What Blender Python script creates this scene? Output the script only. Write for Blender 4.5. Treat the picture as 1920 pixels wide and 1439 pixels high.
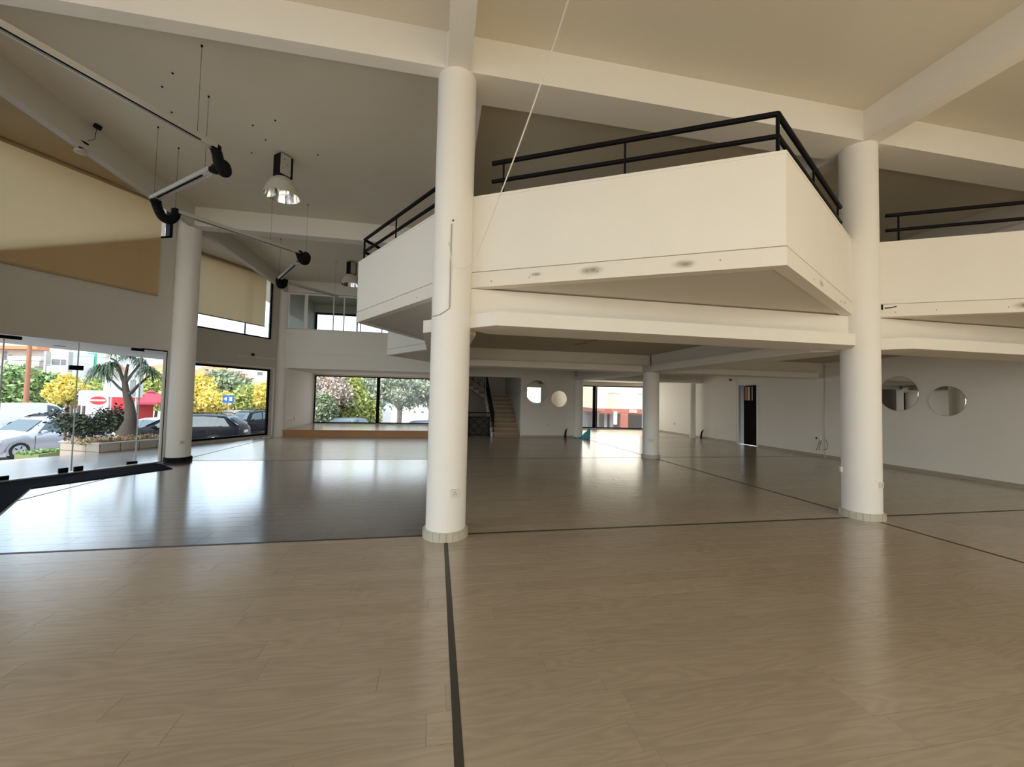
import bpy, bmesh, math, random
from mathutils import Vector, Matrix
import numpy as np

for o in list(bpy.data.objects):
    bpy.data.objects.remove(o)
sc = bpy.context.scene
COL = sc.collection
random.seed(7)

# ------------------------------------------------------------------ camera, world, lights, exposure
pitch, roll, yaw = 0.0376709, 0.0213180, -0.1870
fw = Vector((0, math.cos(pitch), math.sin(pitch))); rt = Vector((1, 0, 0)); up = rt.cross(fw)
r2 = rt * math.cos(roll) + up * math.sin(roll); u2 = up * math.cos(roll) - rt * math.sin(roll)
Rz = Matrix.Rotation(yaw, 3, 'Z')
r2, u2, fw = Rz @ r2, Rz @ u2, Rz @ fw
M = Matrix((r2, u2, -fw)).transposed().to_4x4(); M.translation = (0, 0, 1.6)
cam = bpy.data.cameras.new('camera'); cam.sensor_width = 36; cam.lens = 740 / 1920 * 36
cam.clip_start = 0.05; cam.clip_end = 500
co = bpy.data.objects.new('camera', cam); co.matrix_world = M; COL.objects.link(co); sc.camera = co

w = bpy.data.worlds.new('sky'); sc.world = w; w.use_nodes = True
nt = w.node_tree; nt.nodes.clear()
sky = nt.nodes.new('ShaderNodeTexSky'); sky.sky_type = 'NISHITA'
sky.sun_elevation = math.radians(48); sky.sun_rotation = math.radians(200); sky.sun_disc = False
sky.air_density = 1.6; sky.dust_density = 3.0; sky.altitude = 50
mixw = nt.nodes.new('ShaderNodeMix'); mixw.data_type = 'RGBA'; mixw.inputs[0].default_value = 0.55
mixw.inputs[7].default_value = (5.3, 6.4, 8.1, 1)
bg = nt.nodes.new('ShaderNodeBackground'); bg.inputs[1].default_value = 0.37
ow = nt.nodes.new('ShaderNodeOutputWorld')
nt.links.new(sky.outputs[0], mixw.inputs[6]); nt.links.new(mixw.outputs[2], bg.inputs[0]); nt.links.new(bg.outputs[0], ow.inputs[0])

def sun_lamp():
    l = bpy.data.lights.new('sun', 'SUN'); l.energy = 3.2; l.angle = math.radians(2); l.color = (1, .95, .86)
    o = bpy.data.objects.new('sun', l); COL.objects.link(o)
    d = Vector((0.30, 0.62, -0.95)); o.rotation_euler = d.to_track_quat('-Z', 'Y').to_euler(); o.location = (0, -20, 30)
sun_lamp()

def area(name, loc, target, sx, sy, power, col):
    l = bpy.data.lights.new(name, 'AREA'); l.shape = 'RECTANGLE'; l.size = sx; l.size_y = sy; l.energy = power; l.color = col
    o = bpy.data.objects.new(name, l); COL.objects.link(o); o.location = loc
    o.rotation_euler = (Vector(target) - Vector(loc)).to_track_quat('-Z', 'Z').to_euler()
# area lamps standing in for daylight at the front glazing and window openings
area('daylight_front_low', (2.2, -7.0, 1.35), (2.0, 5, 1.6), 15, 2.4, 150, (1, .84, .60))
area('daylight_front_high', (5.0, -7.0, 4.0), (4.6, 5, 3.5), 13, 2.6, 240, (1, .82, .54))
area('floor_fill_lamp', (3.2, -1.7, .03), (3.2, -1.6, 3), 14, 5.0, 360, (1, .83, .55))  # added lamp lying on the floor, stands in for sunlit floor bounce
area('daylight_left_bay', (-6.4, 1.9, 1.7), (1, 3.4, .6), 4.0, 2.8, 60, (.84, .92, 1))
area('daylight_rear', (8.9, 20.2, 1.3), (9.6, 14, 1.2), 4.5, 2.1, 62, (1, .95, .84))
area('daylight_side_window', (-6.35, 14.3, 1.35), (4, 11.5, 1.2), 2.6, 2.1, 9, (.88, .94, 1))
area('daylight_entrance', (-6.5, 8.9, 1.3), (4, 8.0, 1.2), 2.6, 2.2, 9, (.86, .93, 1))
area('daylight_stage', (-2.8, 19.8, 1.5), (-2.8, 10, 1.4), 4.8, 2.0, 18, (1, .96, .92))

vs = sc.view_settings; vs.view_transform = 'Standard'; vs.look = 'None'; vs.gamma = 1; vs.use_curve_mapping = False
vs.exposure = 0.0
cy = sc.cycles; cy.use_denoising = True; cy.max_bounces = 8; cy.diffuse_bounces = 5; cy.glossy_bounces = 4
cy.transparent_max_bounces = 16; cy.sample_clamp_indirect = 6; cy.caustics_reflective = False; cy.caustics_refractive = False

# ------------------------------------------------------------------ materials
def nodes(m):
    m.use_nodes = True
    return m.node_tree, m.node_tree.nodes['Principled BSDF']
def mat(name, col, rough=.5, metal=0., bump=0., scale=60., var=0., spec=.5, transm=0.):
    m = bpy.data.materials.new(name); t, p = nodes(m)
    p.inputs['Base Color'].default_value = (*col, 1); p.inputs['Roughness'].default_value = rough
    p.inputs['Metallic'].default_value = metal; p.inputs['Specular IOR Level'].default_value = spec
    if bump or var:
        g = t.nodes.new('ShaderNodeNewGeometry'); n = t.nodes.new('ShaderNodeTexNoise'); n.inputs['Scale'].default_value = scale
        n.inputs['Detail'].default_value = 3
        t.links.new(g.outputs['Position'], n.inputs['Vector'])
        if bump:
            b = t.nodes.new('ShaderNodeBump'); b.inputs['Strength'].default_value = bump; b.inputs['Distance'].default_value = .004
            t.links.new(n.outputs['Fac'], b.inputs['Height']); t.links.new(b.outputs[0], p.inputs['Normal'])
        if var:
            n2 = t.nodes.new('ShaderNodeTexNoise'); n2.inputs['Scale'].default_value = 1.3; n2.inputs['Detail'].default_value = 4
            t.links.new(g.outputs['Position'], n2.inputs['Vector'])
            mx = t.nodes.new('ShaderNodeMix'); mx.data_type = 'RGBA'
            mx.inputs[6].default_value = (*[c * (1 - var) for c in col], 1); mx.inputs[7].default_value = (*[min(1, c * (1 + var)) for c in col], 1)
            t.links.new(n2.outputs['Fac'], mx.inputs[0]); t.links.new(mx.outputs[2], p.inputs['Base Color'])
    return m
PL = mat('plaster_white', (.82, .78, .70), .85, bump=.35, scale=90, var=.03)
PLW = mat('plaster_lit', (.90, .87, .80), .85, bump=.3, scale=90, var=.02)  # lighter copy of the white plaster, extra light on the right wall painted in
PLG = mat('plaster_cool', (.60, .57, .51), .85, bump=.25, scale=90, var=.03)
COLM = mat('column_plaster', (.84, .81, .75), .7, bump=.45, scale=110, var=.02)
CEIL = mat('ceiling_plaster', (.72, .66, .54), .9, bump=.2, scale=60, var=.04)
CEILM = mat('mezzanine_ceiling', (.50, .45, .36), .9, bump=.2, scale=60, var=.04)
BLK = mat('black_metal', (.005, .005, .006), .5, 0, spec=.10)
BLKR = mat('black_rubber', (.006, .006, .006), .7, spec=.15)
DKG = mat('dark_grille', (.006, .006, .007), .7, spec=.1)
ALU = mat('aluminium', (.62, .60, .55), .35, .6)
STEEL = mat('mirror_steel', (.9, .9, .88), .12, 1.)
MIR = mat('mirror_glass', (.80, .82, .80), .01, 1.)
WHT = mat('white_plastic', (.82, .80, .76), .4)
SOCK = mat('socket_white', (.70, .68, .63), .4)
HOLE = mat('dark_hole', (.03, .03, .03), .6)
TILE = mat('cream_tile', (.52, .49, .40), .35, bump=.1, scale=30, var=.06)
BASEB = mat('baseboard_tile', (.42, .37, .29), .4, var=.05)
STRIP = mat('dark_strip', (.045, .038, .03), .5)
MATT = mat('door_mat', (.006, .007, .010), 1., bump=.4, scale=400, spec=.04)
LAMPB = mat('lamp_shell', (.55, .52, .44), .45)
STONE = mat('stair_stone', (.44, .32, .21), .4, bump=.1, scale=20, var=.15)
RISER_SHADE = mat('stair_riser_shaded', (.26, .17, .10), .5, var=.15)  # stone colour darkened, painting in the shadow under the tread nosings
OAKR = mat('stage_edge_oak', (.42, .20, .07), .4, var=.2)
RED = mat('red_paint', (.65, .03, .04), .5)
SHIRT = mat('blue_cloth', (.10, .42, .50), .8, bump=.6, scale=40)

def glass_mat(name, tint=(1, 1, 1), refl=1.0):
    m = bpy.data.materials.new(name); m.use_nodes = True; t = m.node_tree; t.nodes.clear()
    o = t.nodes.new('ShaderNodeOutputMaterial'); tr = t.nodes.new('ShaderNodeBsdfTransparent'); tr.inputs[0].default_value = (*tint, 1)
    gl = t.nodes.new('ShaderNodeBsdfGlossy'); gl.inputs['Roughness'].default_value = 0.0
    fr = t.nodes.new('ShaderNodeFresnel'); fr.inputs[0].default_value = 1.35
    mx = t.nodes.new('ShaderNodeMixShader'); t.links.new(fr.outputs[0], mx.inputs[0]); t.links.new(tr.outputs[0], mx.inputs[1])
    t.links.new(gl.outputs[0], mx.inputs[2]); t.links.new(mx.outputs[0], o.inputs[0]); return m
GLASS = glass_mat('window_glass', (.97, .985, .98))

def fabric(name, col, tl):
    m = bpy.data.materials.new(name); m.use_nodes = True; t = m.node_tree; t.nodes.clear()
    o = t.nodes.new('ShaderNodeOutputMaterial'); d = t.nodes.new('ShaderNodeBsdfDiffuse'); d.inputs[0].default_value = (*col, 1)
    tr = t.nodes.new('ShaderNodeBsdfTranslucent'); tr.inputs[0].default_value = (*col, 1)
    mx = t.nodes.new('ShaderNodeMixShader'); mx.inputs[0].default_value = tl
    t.links.new(d.outputs[0], mx.inputs[1]); t.links.new(tr.outputs[0], mx.inputs[2]); t.links.new(mx.outputs[0], o.inputs[0]); return m
BLIND = fabric('blind_fabric', (.79, .60, .34), .47)
HEM = mat('blind_hem', (.40, .31, .17), .8)

def wood(name, a, b, rough, strength=1.0, spec=.6, coat=.4, cior=1.55):
    m = bpy.data.materials.new(name); t, p = nodes(m)
    g = t.nodes.new('ShaderNodeNewGeometry'); oi = t.nodes.new('ShaderNodeObjectInfo'); at = t.nodes.new('ShaderNodeAttribute'); at.attribute_name = 'rnd'
    ad = t.nodes.new('ShaderNodeMath'); ad.operation = 'ADD'; t.links.new(oi.outputs['Random'], ad.inputs[0]); t.links.new(at.outputs['Fac'], ad.inputs[1])
    fr = t.nodes.new('ShaderNodeMath'); fr.operation = 'FRACT'; t.links.new(ad.outputs[0], fr.inputs[0])
    ml = t.nodes.new('ShaderNodeMath'); ml.operation = 'MULTIPLY'; ml.inputs[1].default_value = 37; t.links.new(ad.outputs[0], ml.inputs[0])
    cx = t.nodes.new('ShaderNodeCombineXYZ'); t.links.new(ml.outputs[0], cx.inputs[0]); t.links.new(ml.outputs[0], cx.inputs[1]); t.links.new(ml.outputs[0], cx.inputs[2])
    va = t.nodes.new('ShaderNodeVectorMath'); t.links.new(g.outputs['Position'], va.inputs[0]); t.links.new(cx.outputs[0], va.inputs[1])
    mp = t.nodes.new('ShaderNodeMapping'); mp.inputs['Scale'].default_value = (.9, 7.5, 1); t.links.new(va.outputs[0], mp.inputs[0])
    n1 = t.nodes.new('ShaderNodeTexNoise'); n1.inputs['Scale'].default_value = 1.0; n1.inputs['Detail'].default_value = 1.5; n1.inputs['Distortion'].default_value = .3
    t.links.new(mp.outputs[0], n1.inputs['Vector'])
    k = t.nodes.new('ShaderNodeMath'); k.operation = 'MULTIPLY'; k.inputs[1].default_value = 22; t.links.new(n1.outputs['Fac'], k.inputs[0])
    s = t.nodes.new('ShaderNodeMath'); s.operation = 'PINGPONG'; s.inputs[1].default_value = 1.0; t.links.new(k.outputs[0], s.inputs[0])
    mp2 = t.nodes.new('ShaderNodeMapping'); mp2.inputs['Scale'].default_value = (5, 130, 1); t.links.new(va.outputs[0], mp2.inputs[0])
    n2 = t.nodes.new('ShaderNodeTexNoise'); n2.inputs['Scale'].default_value = 1.; n2.inputs['Detail'].default_value = 2; t.links.new(mp2.outputs[0], n2.inputs['Vector'])
    # combine: mostly plank tone, faint grain
    def mul(x, v):
        q = t.nodes.new('ShaderNodeMath'); q.operation = 'MULTIPLY'; q.inputs[1].default_value = v; t.links.new(x, q.inputs[0]); return q.outputs[0]
    def add(x, y):
        q = t.nodes.new('ShaderNodeMath'); q.operation = 'ADD'; t.links.new(x, q.inputs[0]); t.links.new(y, q.inputs[1]); return q.outputs[0]
    f = add(add(mul(s.outputs[0], .36 * strength), mul(n2.outputs['Fac'], .42 * strength)), mul(fr.outputs[0], .22))
    mx = t.nodes.new('ShaderNodeMix'); mx.data_type = 'RGBA'; mx.inputs[6].default_value = (*a, 1); mx.inputs[7].default_value = (*b, 1)
    t.links.new(f, mx.inputs[0]); t.links.new(mx.outputs[2], p.inputs['Base Color'])
    p.inputs['Roughness'].default_value = rough; p.inputs['Specular IOR Level'].default_value = spec
    p.inputs['Coat Weight'].default_value = coat; p.inputs['Coat IOR'].default_value = cior; p.inputs['Coat Roughness'].default_value = rough * .8
    mp3 = t.nodes.new('ShaderNodeMapping'); mp3.inputs['Scale'].default_value = (2.5, 9, 1); t.links.new(va.outputs[0], mp3.inputs[0])
    n3 = t.nodes.new('ShaderNodeTexNoise'); n3.inputs['Scale'].default_value = 1.; n3.inputs['Detail'].default_value = 3; t.links.new(mp3.outputs[0], n3.inputs['Vector'])
    bp = t.nodes.new('ShaderNodeBump'); bp.inputs['Strength'].default_value = .28; bp.inputs['Distance'].default_value = .006
    t.links.new(n3.outputs['Fac'], bp.inputs['Height']); t.links.new(bp.outputs[0], p.inputs['Normal'])
    return m
LAM = wood('laminate_light', (.32, .255, .18), (.47, .38, .275), .22)
LAMM = wood('laminate_mid', (.37, .30, .215), (.53, .445, .33), .2, spec=.5, coat=.12)
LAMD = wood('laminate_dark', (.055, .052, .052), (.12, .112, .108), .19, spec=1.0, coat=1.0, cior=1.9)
STAGEW = wood('stage_boards', (.45, .32, .22), (.62, .48, .36), .2)

def leafmat(name, a, b):
    m = bpy.data.materials.new(name); t, p = nodes(m)
    g = t.nodes.new('ShaderNodeNewGeometry'); mx = t.nodes.new('ShaderNodeMix'); mx.data_type = 'RGBA'
    mx.inputs[6].default_value = (*a, 1); mx.inputs[7].default_value = (*b, 1)
    t.links.new(g.outputs['Random Per Island'], mx.inputs[0]); t.links.new(mx.outputs[2], p.inputs['Base Color']); p.inputs['Roughness'].default_value = .6
    return m

# ------------------------------------------------------------------ mesh helpers
class MB:
    def __init__(s): s.v = []; s.f = []
    def box(s, x0, y0, z0, x1, y1, z1):
        s.prism([(x0, y0), (x1, y0), (x1, y1), (x0, y1)], z0, z1); return s
    def prism(s, poly, z0, z1):
        a = sum(poly[i][0] * poly[(i + 1) % len(poly)][1] - poly[(i + 1) % len(poly)][0] * poly[i][1] for i in range(len(poly)))
        if a < 0: poly = poly[::-1]
        n = len(poly); b = len(s.v)
        z0f = z0 if callable(z0) else (lambda x, y: z0); z1f = z1 if callable(z1) else (lambda x, y: z1)
        s.v += [(x, y, z0f(x, y)) for x, y in poly] + [(x, y, z1f(x, y)) for x, y in poly]
        s.f.append([b + i for i in range(n)][::-1]); s.f.append([b + n + i for i in range(n)])
        for i in range(n):
            j = (i + 1) % n; s.f.append([b + i, b + j, b + n + j, b + n + i])
        return s
    def obox(s, c, ax, ay, az, hx, hy, hz):
        c = Vector(c); b = len(s.v)
        for k in (-1, 1):
            for j in (-1, 1):
                for i in (-1, 1):
                    s.v.append(tuple(c + ax * hx * i + ay * hy * j + az * hz * k))
        for q in ((0, 2, 3, 1), (4, 5, 7, 6), (0, 1, 5, 4), (2, 6, 7, 3), (0, 4, 6, 2), (1, 3, 7, 5)): s.f.append([b + k for k in q])
        return s
    def bar(s, p, q, wd, ht=None, upv=(0, 0, 1)):
        p, q = Vector(p), Vector(q); d = (q - p); L = d.length; d.normalize(); u = Vector(upv)
        if abs(d.dot(u)) > .99: u = Vector((1, 0, 0))
        a = d.cross(u).normalized(); b = a.cross(d).normalized()
        return s.obox((p + q) / 2, d, a, b, L / 2, wd / 2, (ht or wd) / 2)
    def tube(s, pts, r, n=8, cap=True):
        pts = [Vector(p) for p in pts]; rs = r if isinstance(r, (list, tuple)) else [r] * len(pts)
        b0 = len(s.v); prev = None
        for i, p in enumerate(pts):
            d = (pts[min(i + 1, len(pts) - 1)] - pts[max(i - 1, 0)]).normalized()
            if prev is None:
                u = Vector((0, 0, 1)) if abs(d.z) < .9 else Vector((1, 0, 0)); a = d.cross(u).normalized()
            else: a = (prev - d * prev.dot(d)).normalized()
            prev = a; c = d.cross(a)
            for k in range(n):
                t = 2 * math.pi * k / n; s.v.append(tuple(p + (a * math.cos(t) + c * math.sin(t)) * rs[i]))
        for i in range(len(pts) - 1):
            for k in range(n):
                k2 = (k + 1) % n; s.f.append([b0 + i * n + k, b0 + i * n + k2, b0 + (i + 1) * n + k2, b0 + (i + 1) * n + k])
        if cap:
            s.f.append([b0 + k for k in range(n)][::-1]); s.f.append([b0 + (len(pts) - 1) * n + k for k in range(n)])
        return s
    def lathe(s, c, prof, n=32, closed=False):
        b = len(s.v); cx, cy_, cz = c
        for r, z in prof:
            for k in range(n):
                t = 2 * math.pi * k / n; s.v.append((cx + r * math.cos(t), cy_ + r * math.sin(t), cz + z))
        for i in range(len(prof) - 1):
            for k in range(n):
                k2 = (k + 1) % n; s.f.append([b + i * n + k, b + i * n + k2, b + (i + 1) * n + k2, b + (i + 1) * n + k])
        if closed:
            s.f.append([b + k for k in range(n)][::-1]); s.f.append([b + (len(prof) - 1) * n + k for k in range(n)])
        return s
    def poly(s, pts):
        b = len(s.v); s.v += [tuple(p) for p in pts]; s.f.append(list(range(b, b + len(pts)))); return s
    def build(s, name, m, parent=None, smooth=False, bevel=0):
        me = bpy.data.meshes.new(name); me.from_pydata([tuple(map(float, v)) for v in s.v], [], s.f); me.update()
        me.materials.append(m)
        if smooth:
            me.polygons.foreach_set('use_smooth', [True] * len(me.polygons))
            try: me.set_sharp_from_angle(angle=math.radians(40))
            except Exception: pass
        o = bpy.data.objects.new(name, me); COL.objects.link(o)
        if parent: o.parent = parent
        if bevel:
            md = o.modifiers.new('bevel', 'BEVEL'); md.width = bevel; md.segments = 2; md.limit_method = 'ANGLE'
        return o
def tag(o, label=None, cat=None, group=None, kind=None):
    if label: o['label'] = label
    if cat: o['category'] = cat
    if group: o['group'] = group
    if kind: o['kind'] = kind
    return o
def thing(name, label, cat, loc=(0, 0, 0), rz=0, group=None):
    o = bpy.data.objects.new(name, None); COL.objects.link(o); o.location = loc; o.rotation_euler = (0, 0, rz); o.empty_display_size = .1
    return tag(o, label, cat, group)
def struct(name, mb, m, label=None, parent=None, **k):
    o = mb.build(name, m, parent, **k)
    if not parent: o['kind'] = 'structure'
    if label: o['label'] = label
    return o
def copy_tree(o, parent=None):
    c = o.copy(); COL.objects.link(c); c.parent = parent
    for ch in list(o.children): copy_tree(ch, c)
    return c

def px(x, y, dist):      # point at a depth in front of the viewpoint, used to lay out distant things
    v = (r2 * (x - 960) - u2 * (y - 719.5) + fw * 740) / 740
    return Vector((0, 0, 1.6)) + v * dist
GX = [-5.8, .14, 6.06, 11.97]; GY = [-1.0, 4.70, 10.38, 16.1]
ZC, ZB = 5.86, 5.42      # upper ceiling, roof beam soffit
XR = 11.75               # right wall face
PAR = 4.02               # parapet top

# ------------------------------------------------------------------ floor
fl = struct('floor', MB().prism([(-5.85, -6.8), (XR, -6.8), (XR, 20.3), (8.86, 21.2), (5.9, 21.2), (-5.85, 20)], -.5, -.012)
            .prism([(-5.86, 4.7), (-5.86, 10.4), (-7.75, 7.55)], -.5, -.012).prism([(-5.86, 10.4), (-5.86, 16.1), (-7.45, 13.25)], -.5, -.012)
            .prism([(-5.86, -1), (-5.86, 4.7), (-7.5, 1.85)], -.5, -.012), BASEB, 'laminate floor of the empty hall')
planks = {}
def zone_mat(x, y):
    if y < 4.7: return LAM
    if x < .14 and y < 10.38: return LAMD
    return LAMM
PWD, PLN = .192, 1.285
def plank_mesh(m, L=PLN):
    key = (m.name, round(L, 3))
    if key not in planks:
        b = MB(); h = .0006; x1, y1 = L - .0006, PWD - .0006
        b.v = [(.0006, .0006, -.012), (x1, .0006, -.012), (x1, y1, -.012), (.0006, y1, -.012),
               (.0006, .0006, -h), (x1, .0006, -h), (x1, y1, -h), (.0006, y1, -h),
               (.0016, .0016, 0), (x1 - .001, .0016, 0), (x1 - .001, y1 - .001, 0), (.0016, y1 - .001, 0)]
        b.f = [(8, 9, 10, 11)] + [(4 + i, 4 + (i + 1) % 4, 8 + (i + 1) % 4, 8 + i) for i in range(4)] + [(i, (i + 1) % 4, 4 + (i + 1) % 4, 4 + i) for i in range(4)]
        me = bpy.data.meshes.new('plank'); me.from_pydata(b.v, [], b.f); me.materials.append(m); planks[key] = me
    return planks[key]
def in_view(x, y):
    d = Vector((x, y, 0)) - Vector((0, 0, 1.6)); z = d.dot(fw)
    if z < .3: return False
    return abs(d.dot(r2) / z) < 1.33 and abs(d.dot(u2) / z) < 1.0
rng = random.Random(3)
cells = []
regions = []   # x0,x1,y0,y1 rectangles between the dark strips
sw = .021
for (ya, yb) in ((-6.8, -1), (-1, 4.7), (4.7, 10.38), (10.38, 16.1), (16.1, 20.0)):
    for (xa, xb) in ((-5.8, .14), (.14, 6.06), (6.06, XR)):
        regions.append((xa + sw, xb - sw, ya + sw, yb - sw))
for (xa, xb, ya, yb) in regions:
    y = ya
    while y < yb - .001:
        yw = min(PWD, yb - y); x = xa - rng.random() * PLN
        while x < xb:
            x0 = max(x, xa); x1 = min(x + PLN, xb)
            if x1 - x0 > .004: cells.append((x0, x1, y, yw))
            x += PLN
        y += PWD
# left triangular bays
for (yc0, yc1, ap) in ((4.7, 10.4, -7.7), (10.4, 16.1, -7.4), (-1, 4.7, -7.45)):
    y = yc0
    while y < yc1 - .01:
        mid = (yc0 + yc1) / 2; hf = (yc1 - yc0) / 2
        yy = y + PWD / 2; wd = (abs(ap) - 5.8) * (1 - abs(yy - mid) / hf)
        if wd > .1: cells.append((-5.8 - wd, -5.8 - sw, y, min(PWD, yc1 - y)))
        y += PWD
vis = [c for c in cells if in_view((c[0] + c[1]) / 2, c[2] + c[3] / 2) or in_view(c[0] + .1, c[2]) or in_view(c[1] - .1, c[2])]
vis.sort(key=lambda c: ((c[0] + c[1]) / 2) ** 2 + (c[2]) ** 2)
near = set(vis[:300])
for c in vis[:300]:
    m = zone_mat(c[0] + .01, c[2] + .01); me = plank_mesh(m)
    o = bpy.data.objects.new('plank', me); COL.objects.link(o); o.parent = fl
    o.location = (c[0], c[2], 0); o.scale = ((c[1] - c[0]) / PLN, c[3] / PWD, 1)
for m in (LAM, LAMM, LAMD):
    vv, ff, rn = [], [], []
    for c in cells:
        if c in near or zone_mat(c[0] + .01, c[2] + .01) is not m: continue
        b = len(vv); g = .0006; r = rng.random()
        vv += [(c[0] + g, c[2] + g, 0), (c[1] - g, c[2] + g, 0), (c[1] - g, c[2] + c[3] - g, 0), (c[0] + g, c[2] + c[3] - g, 0)]
        vv += [(x, y, -.012) for x, y, _ in vv[-4:]]
        for q in ((0, 1, 2, 3), (0, 4, 5, 1), (1, 5, 6, 2), (2, 6, 7, 3), (3, 7, 4, 0)): ff.append([b + k for k in q]); rn.append(r)
    me = bpy.data.meshes.new('planking'); me.from_pydata(vv, [], ff); me.materials.append(m)
    a = me.attributes.new('rnd', 'FLOAT', 'FACE'); a.data.foreach_set('value', rn)
    o = bpy.data.objects.new('planking', me); COL.objects.link(o); o.parent = fl; o['kind'] = 'stuff'
# dark joint strips between the floor fields
st = MB()
for y in GY[:]: st.box(-5.8, y - sw, -.012, XR, y + sw, .0015)
for x in (GX[1], GX[2]): st.box(x - sw, -6.8, -.012, x + sw, 16.1, .0018)
struct('joint_strip', st, STRIP, 'dark joint strips let into the laminate floor', parent=fl)

# ------------------------------------------------------------------ columns
def column(x, y, z1, r, label, skirt=True, tmat=TILE):
    t = thing('column', label, 'column', (x, y, 0))
    s = MB(); n = 48; s.lathe((0, 0, 0), [(r, 0), (r, z1)], n, True); s.build('shaft', COLM, t, smooth=True)
    if skirt:
        k = 22; w_ = 2 * math.pi / k; r0, r1 = r - .01, r + .035
        tm = MB(); a = w_ / 2 - .006
        o_ = [(r0 * math.cos(-a), r0 * math.sin(-a)), (r1 * math.cos(-a), r1 * math.sin(-a)), (r1 * math.cos(a), r1 * math.sin(a)), (r0 * math.cos(a), r0 * math.sin(a))]
        tm.prism(o_, 0, .085)
        i_ = [(r0 * math.cos(-a), r0 * math.sin(-a)), ((r1 - .013) * math.cos(-a), (r1 - .013) * math.sin(-a)), ((r1 - .013) * math.cos(a), (r1 - .013) * math.sin(a)), (r0 * math.cos(a), r0 * math.sin(a))]
        tm.prism(i_, .085, .098)
        first = tm.build('skirting_tile', tmat, t)
        for i in range(1, k):
            c = first.copy(); COL.objects.link(c); c.parent = t; c.rotation_euler = (0, 0, i * w_)
        MB().lathe((0, 0, 0), [(r + .02, .001), (r + .02, .075)], 32, True).build('skirting_grout', STRIP, t)
    return t
RC = .228
column(.14, 4.70, ZC, RC, 'nearest white round column, tiled foot, socket on its face, in front of the balcony')
column(6.08, 4.72, ZC, RC, 'white round column at the right end of the middle balcony')
column(6.03, 10.38, 2.42, .22, 'short white round column in the middle of the low area under the mezzanine')
column(-5.82, 10.42, ZC, RC, 'white round column beside the glass entrance doors', tmat=BLKR)
column(-5.76, 16.2, ZC, .20, 'tall white column at the left end of the stage', skirt=False)
column(.14, 10.38, ZC, .2, 'white column hidden behind the nearest column', skirt=False)
column(5.93, 16.05, 2.42, .2, 'white round column with a blue cloth at its foot, left of the rear window', skirt=False)
column(11.42, 16.1, 2.62, .12, 'slim white column against the far right wall', skirt=False)
column(.14, -1.0, ZC, RC, 'white round column behind the viewpoint', skirt=False)

# ------------------------------------------------------------------ roof slab and beams
struct('ceiling', MB().prism([(-7.9, -7), (12.0, -7), (12.0, 21.6), (-7.9, 21.6)], ZC, 6.1), CEIL, 'high flat plaster ceiling')
bm_ = MB()
struct('beam', MB().box(GX[1], 4.52, ZB, XR, 5.01, ZC), PL, 'roof beam above the balconies')
struct('beam', MB().box(-5.6, 4.52, ZB, GX[1] - .1, 4.69, ZC), PL, 'roof beam running left from the nearest column')
struct('beam', MB().box(-5.6, 10.15, ZB, 11.7, 10.45, ZC), PL, 'roof beam from the entrance column')
struct('beam', MB().box(-5.6, 15.95, ZB, 11.7, 16.25, ZC), PL, 'roof beam above the stage front')
struct('beam', MB().box(-5.6, -1.15, ZB, 11.7, -.85, ZC), PL, 'roof beam behind the viewpoint')
struct('beam', MB().box(.02, -6.7, ZB, .28, 4.5, ZC), PL, 'roof beam running forward from the nearest column')
struct('beam', MB().box(.10, 5.01, ZB, .47, 16.0, ZC), PL, 'roof beam over the mezzanine edge')
struct('beam', MB().box(5.93, -6.7, ZB, 6.19, 4.52, ZC), PL, 'roof beam running forward from the right column')
struct('beam', MB().box(5.93, 5.01, ZB, 6.19, 16.0, ZC), PL, 'roof beam over the middle of the mezzanine')
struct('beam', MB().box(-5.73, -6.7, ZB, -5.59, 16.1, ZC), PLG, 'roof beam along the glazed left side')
struct('beam', MB().box(11.55, 5.01, ZB, 11.75, 16.0, ZC), PL, 'roof beam along the right wall')

# ------------------------------------------------------------------ walls with openings
def frame_ab(a, b):
    a, b = Vector((a[0], a[1], 0)), Vector((b[0], b[1], 0)); d = (b - a); L = d.length; d.normalize(); n = Vector((-d.y, d.x, 0)); return a, d, n, L
def wall(name, a, b, z0, z1, th, openings, m, label=None, ztop=None, zf=None):
    """wall face runs a->b, thickness th to the left of a->b; openings (s0,s1,z0,z1)"""
    A, d, n, L = frame_ab(a, b); mb = MB()
    def cell(s0, s1, za, zb):
        if s1 - s0 < 1e-4 or zb - za < 1e-4: return
        p = [A + d * s0, A + d * s1, A + d * s1 + n * th, A + d * s0 + n * th]
        mb.prism([(q.x, q.y) for q in p], za, zb)
    br = sorted(set([0, L] + [min(max(o[k], 0), L) for o in openings for k in (0, 1)]))
    for s0, s1 in zip(br, br[1:]):
        mid = (s0 + s1) / 2; hs = sorted((o[2], o[3]) for o in openings if o[0] < mid < o[1]); z = z0
        for (p, q) in hs: cell(s0, s1, z, p); z = q
        cell(s0, s1, z, z1)
    return struct(name, mb, m, label)
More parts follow.
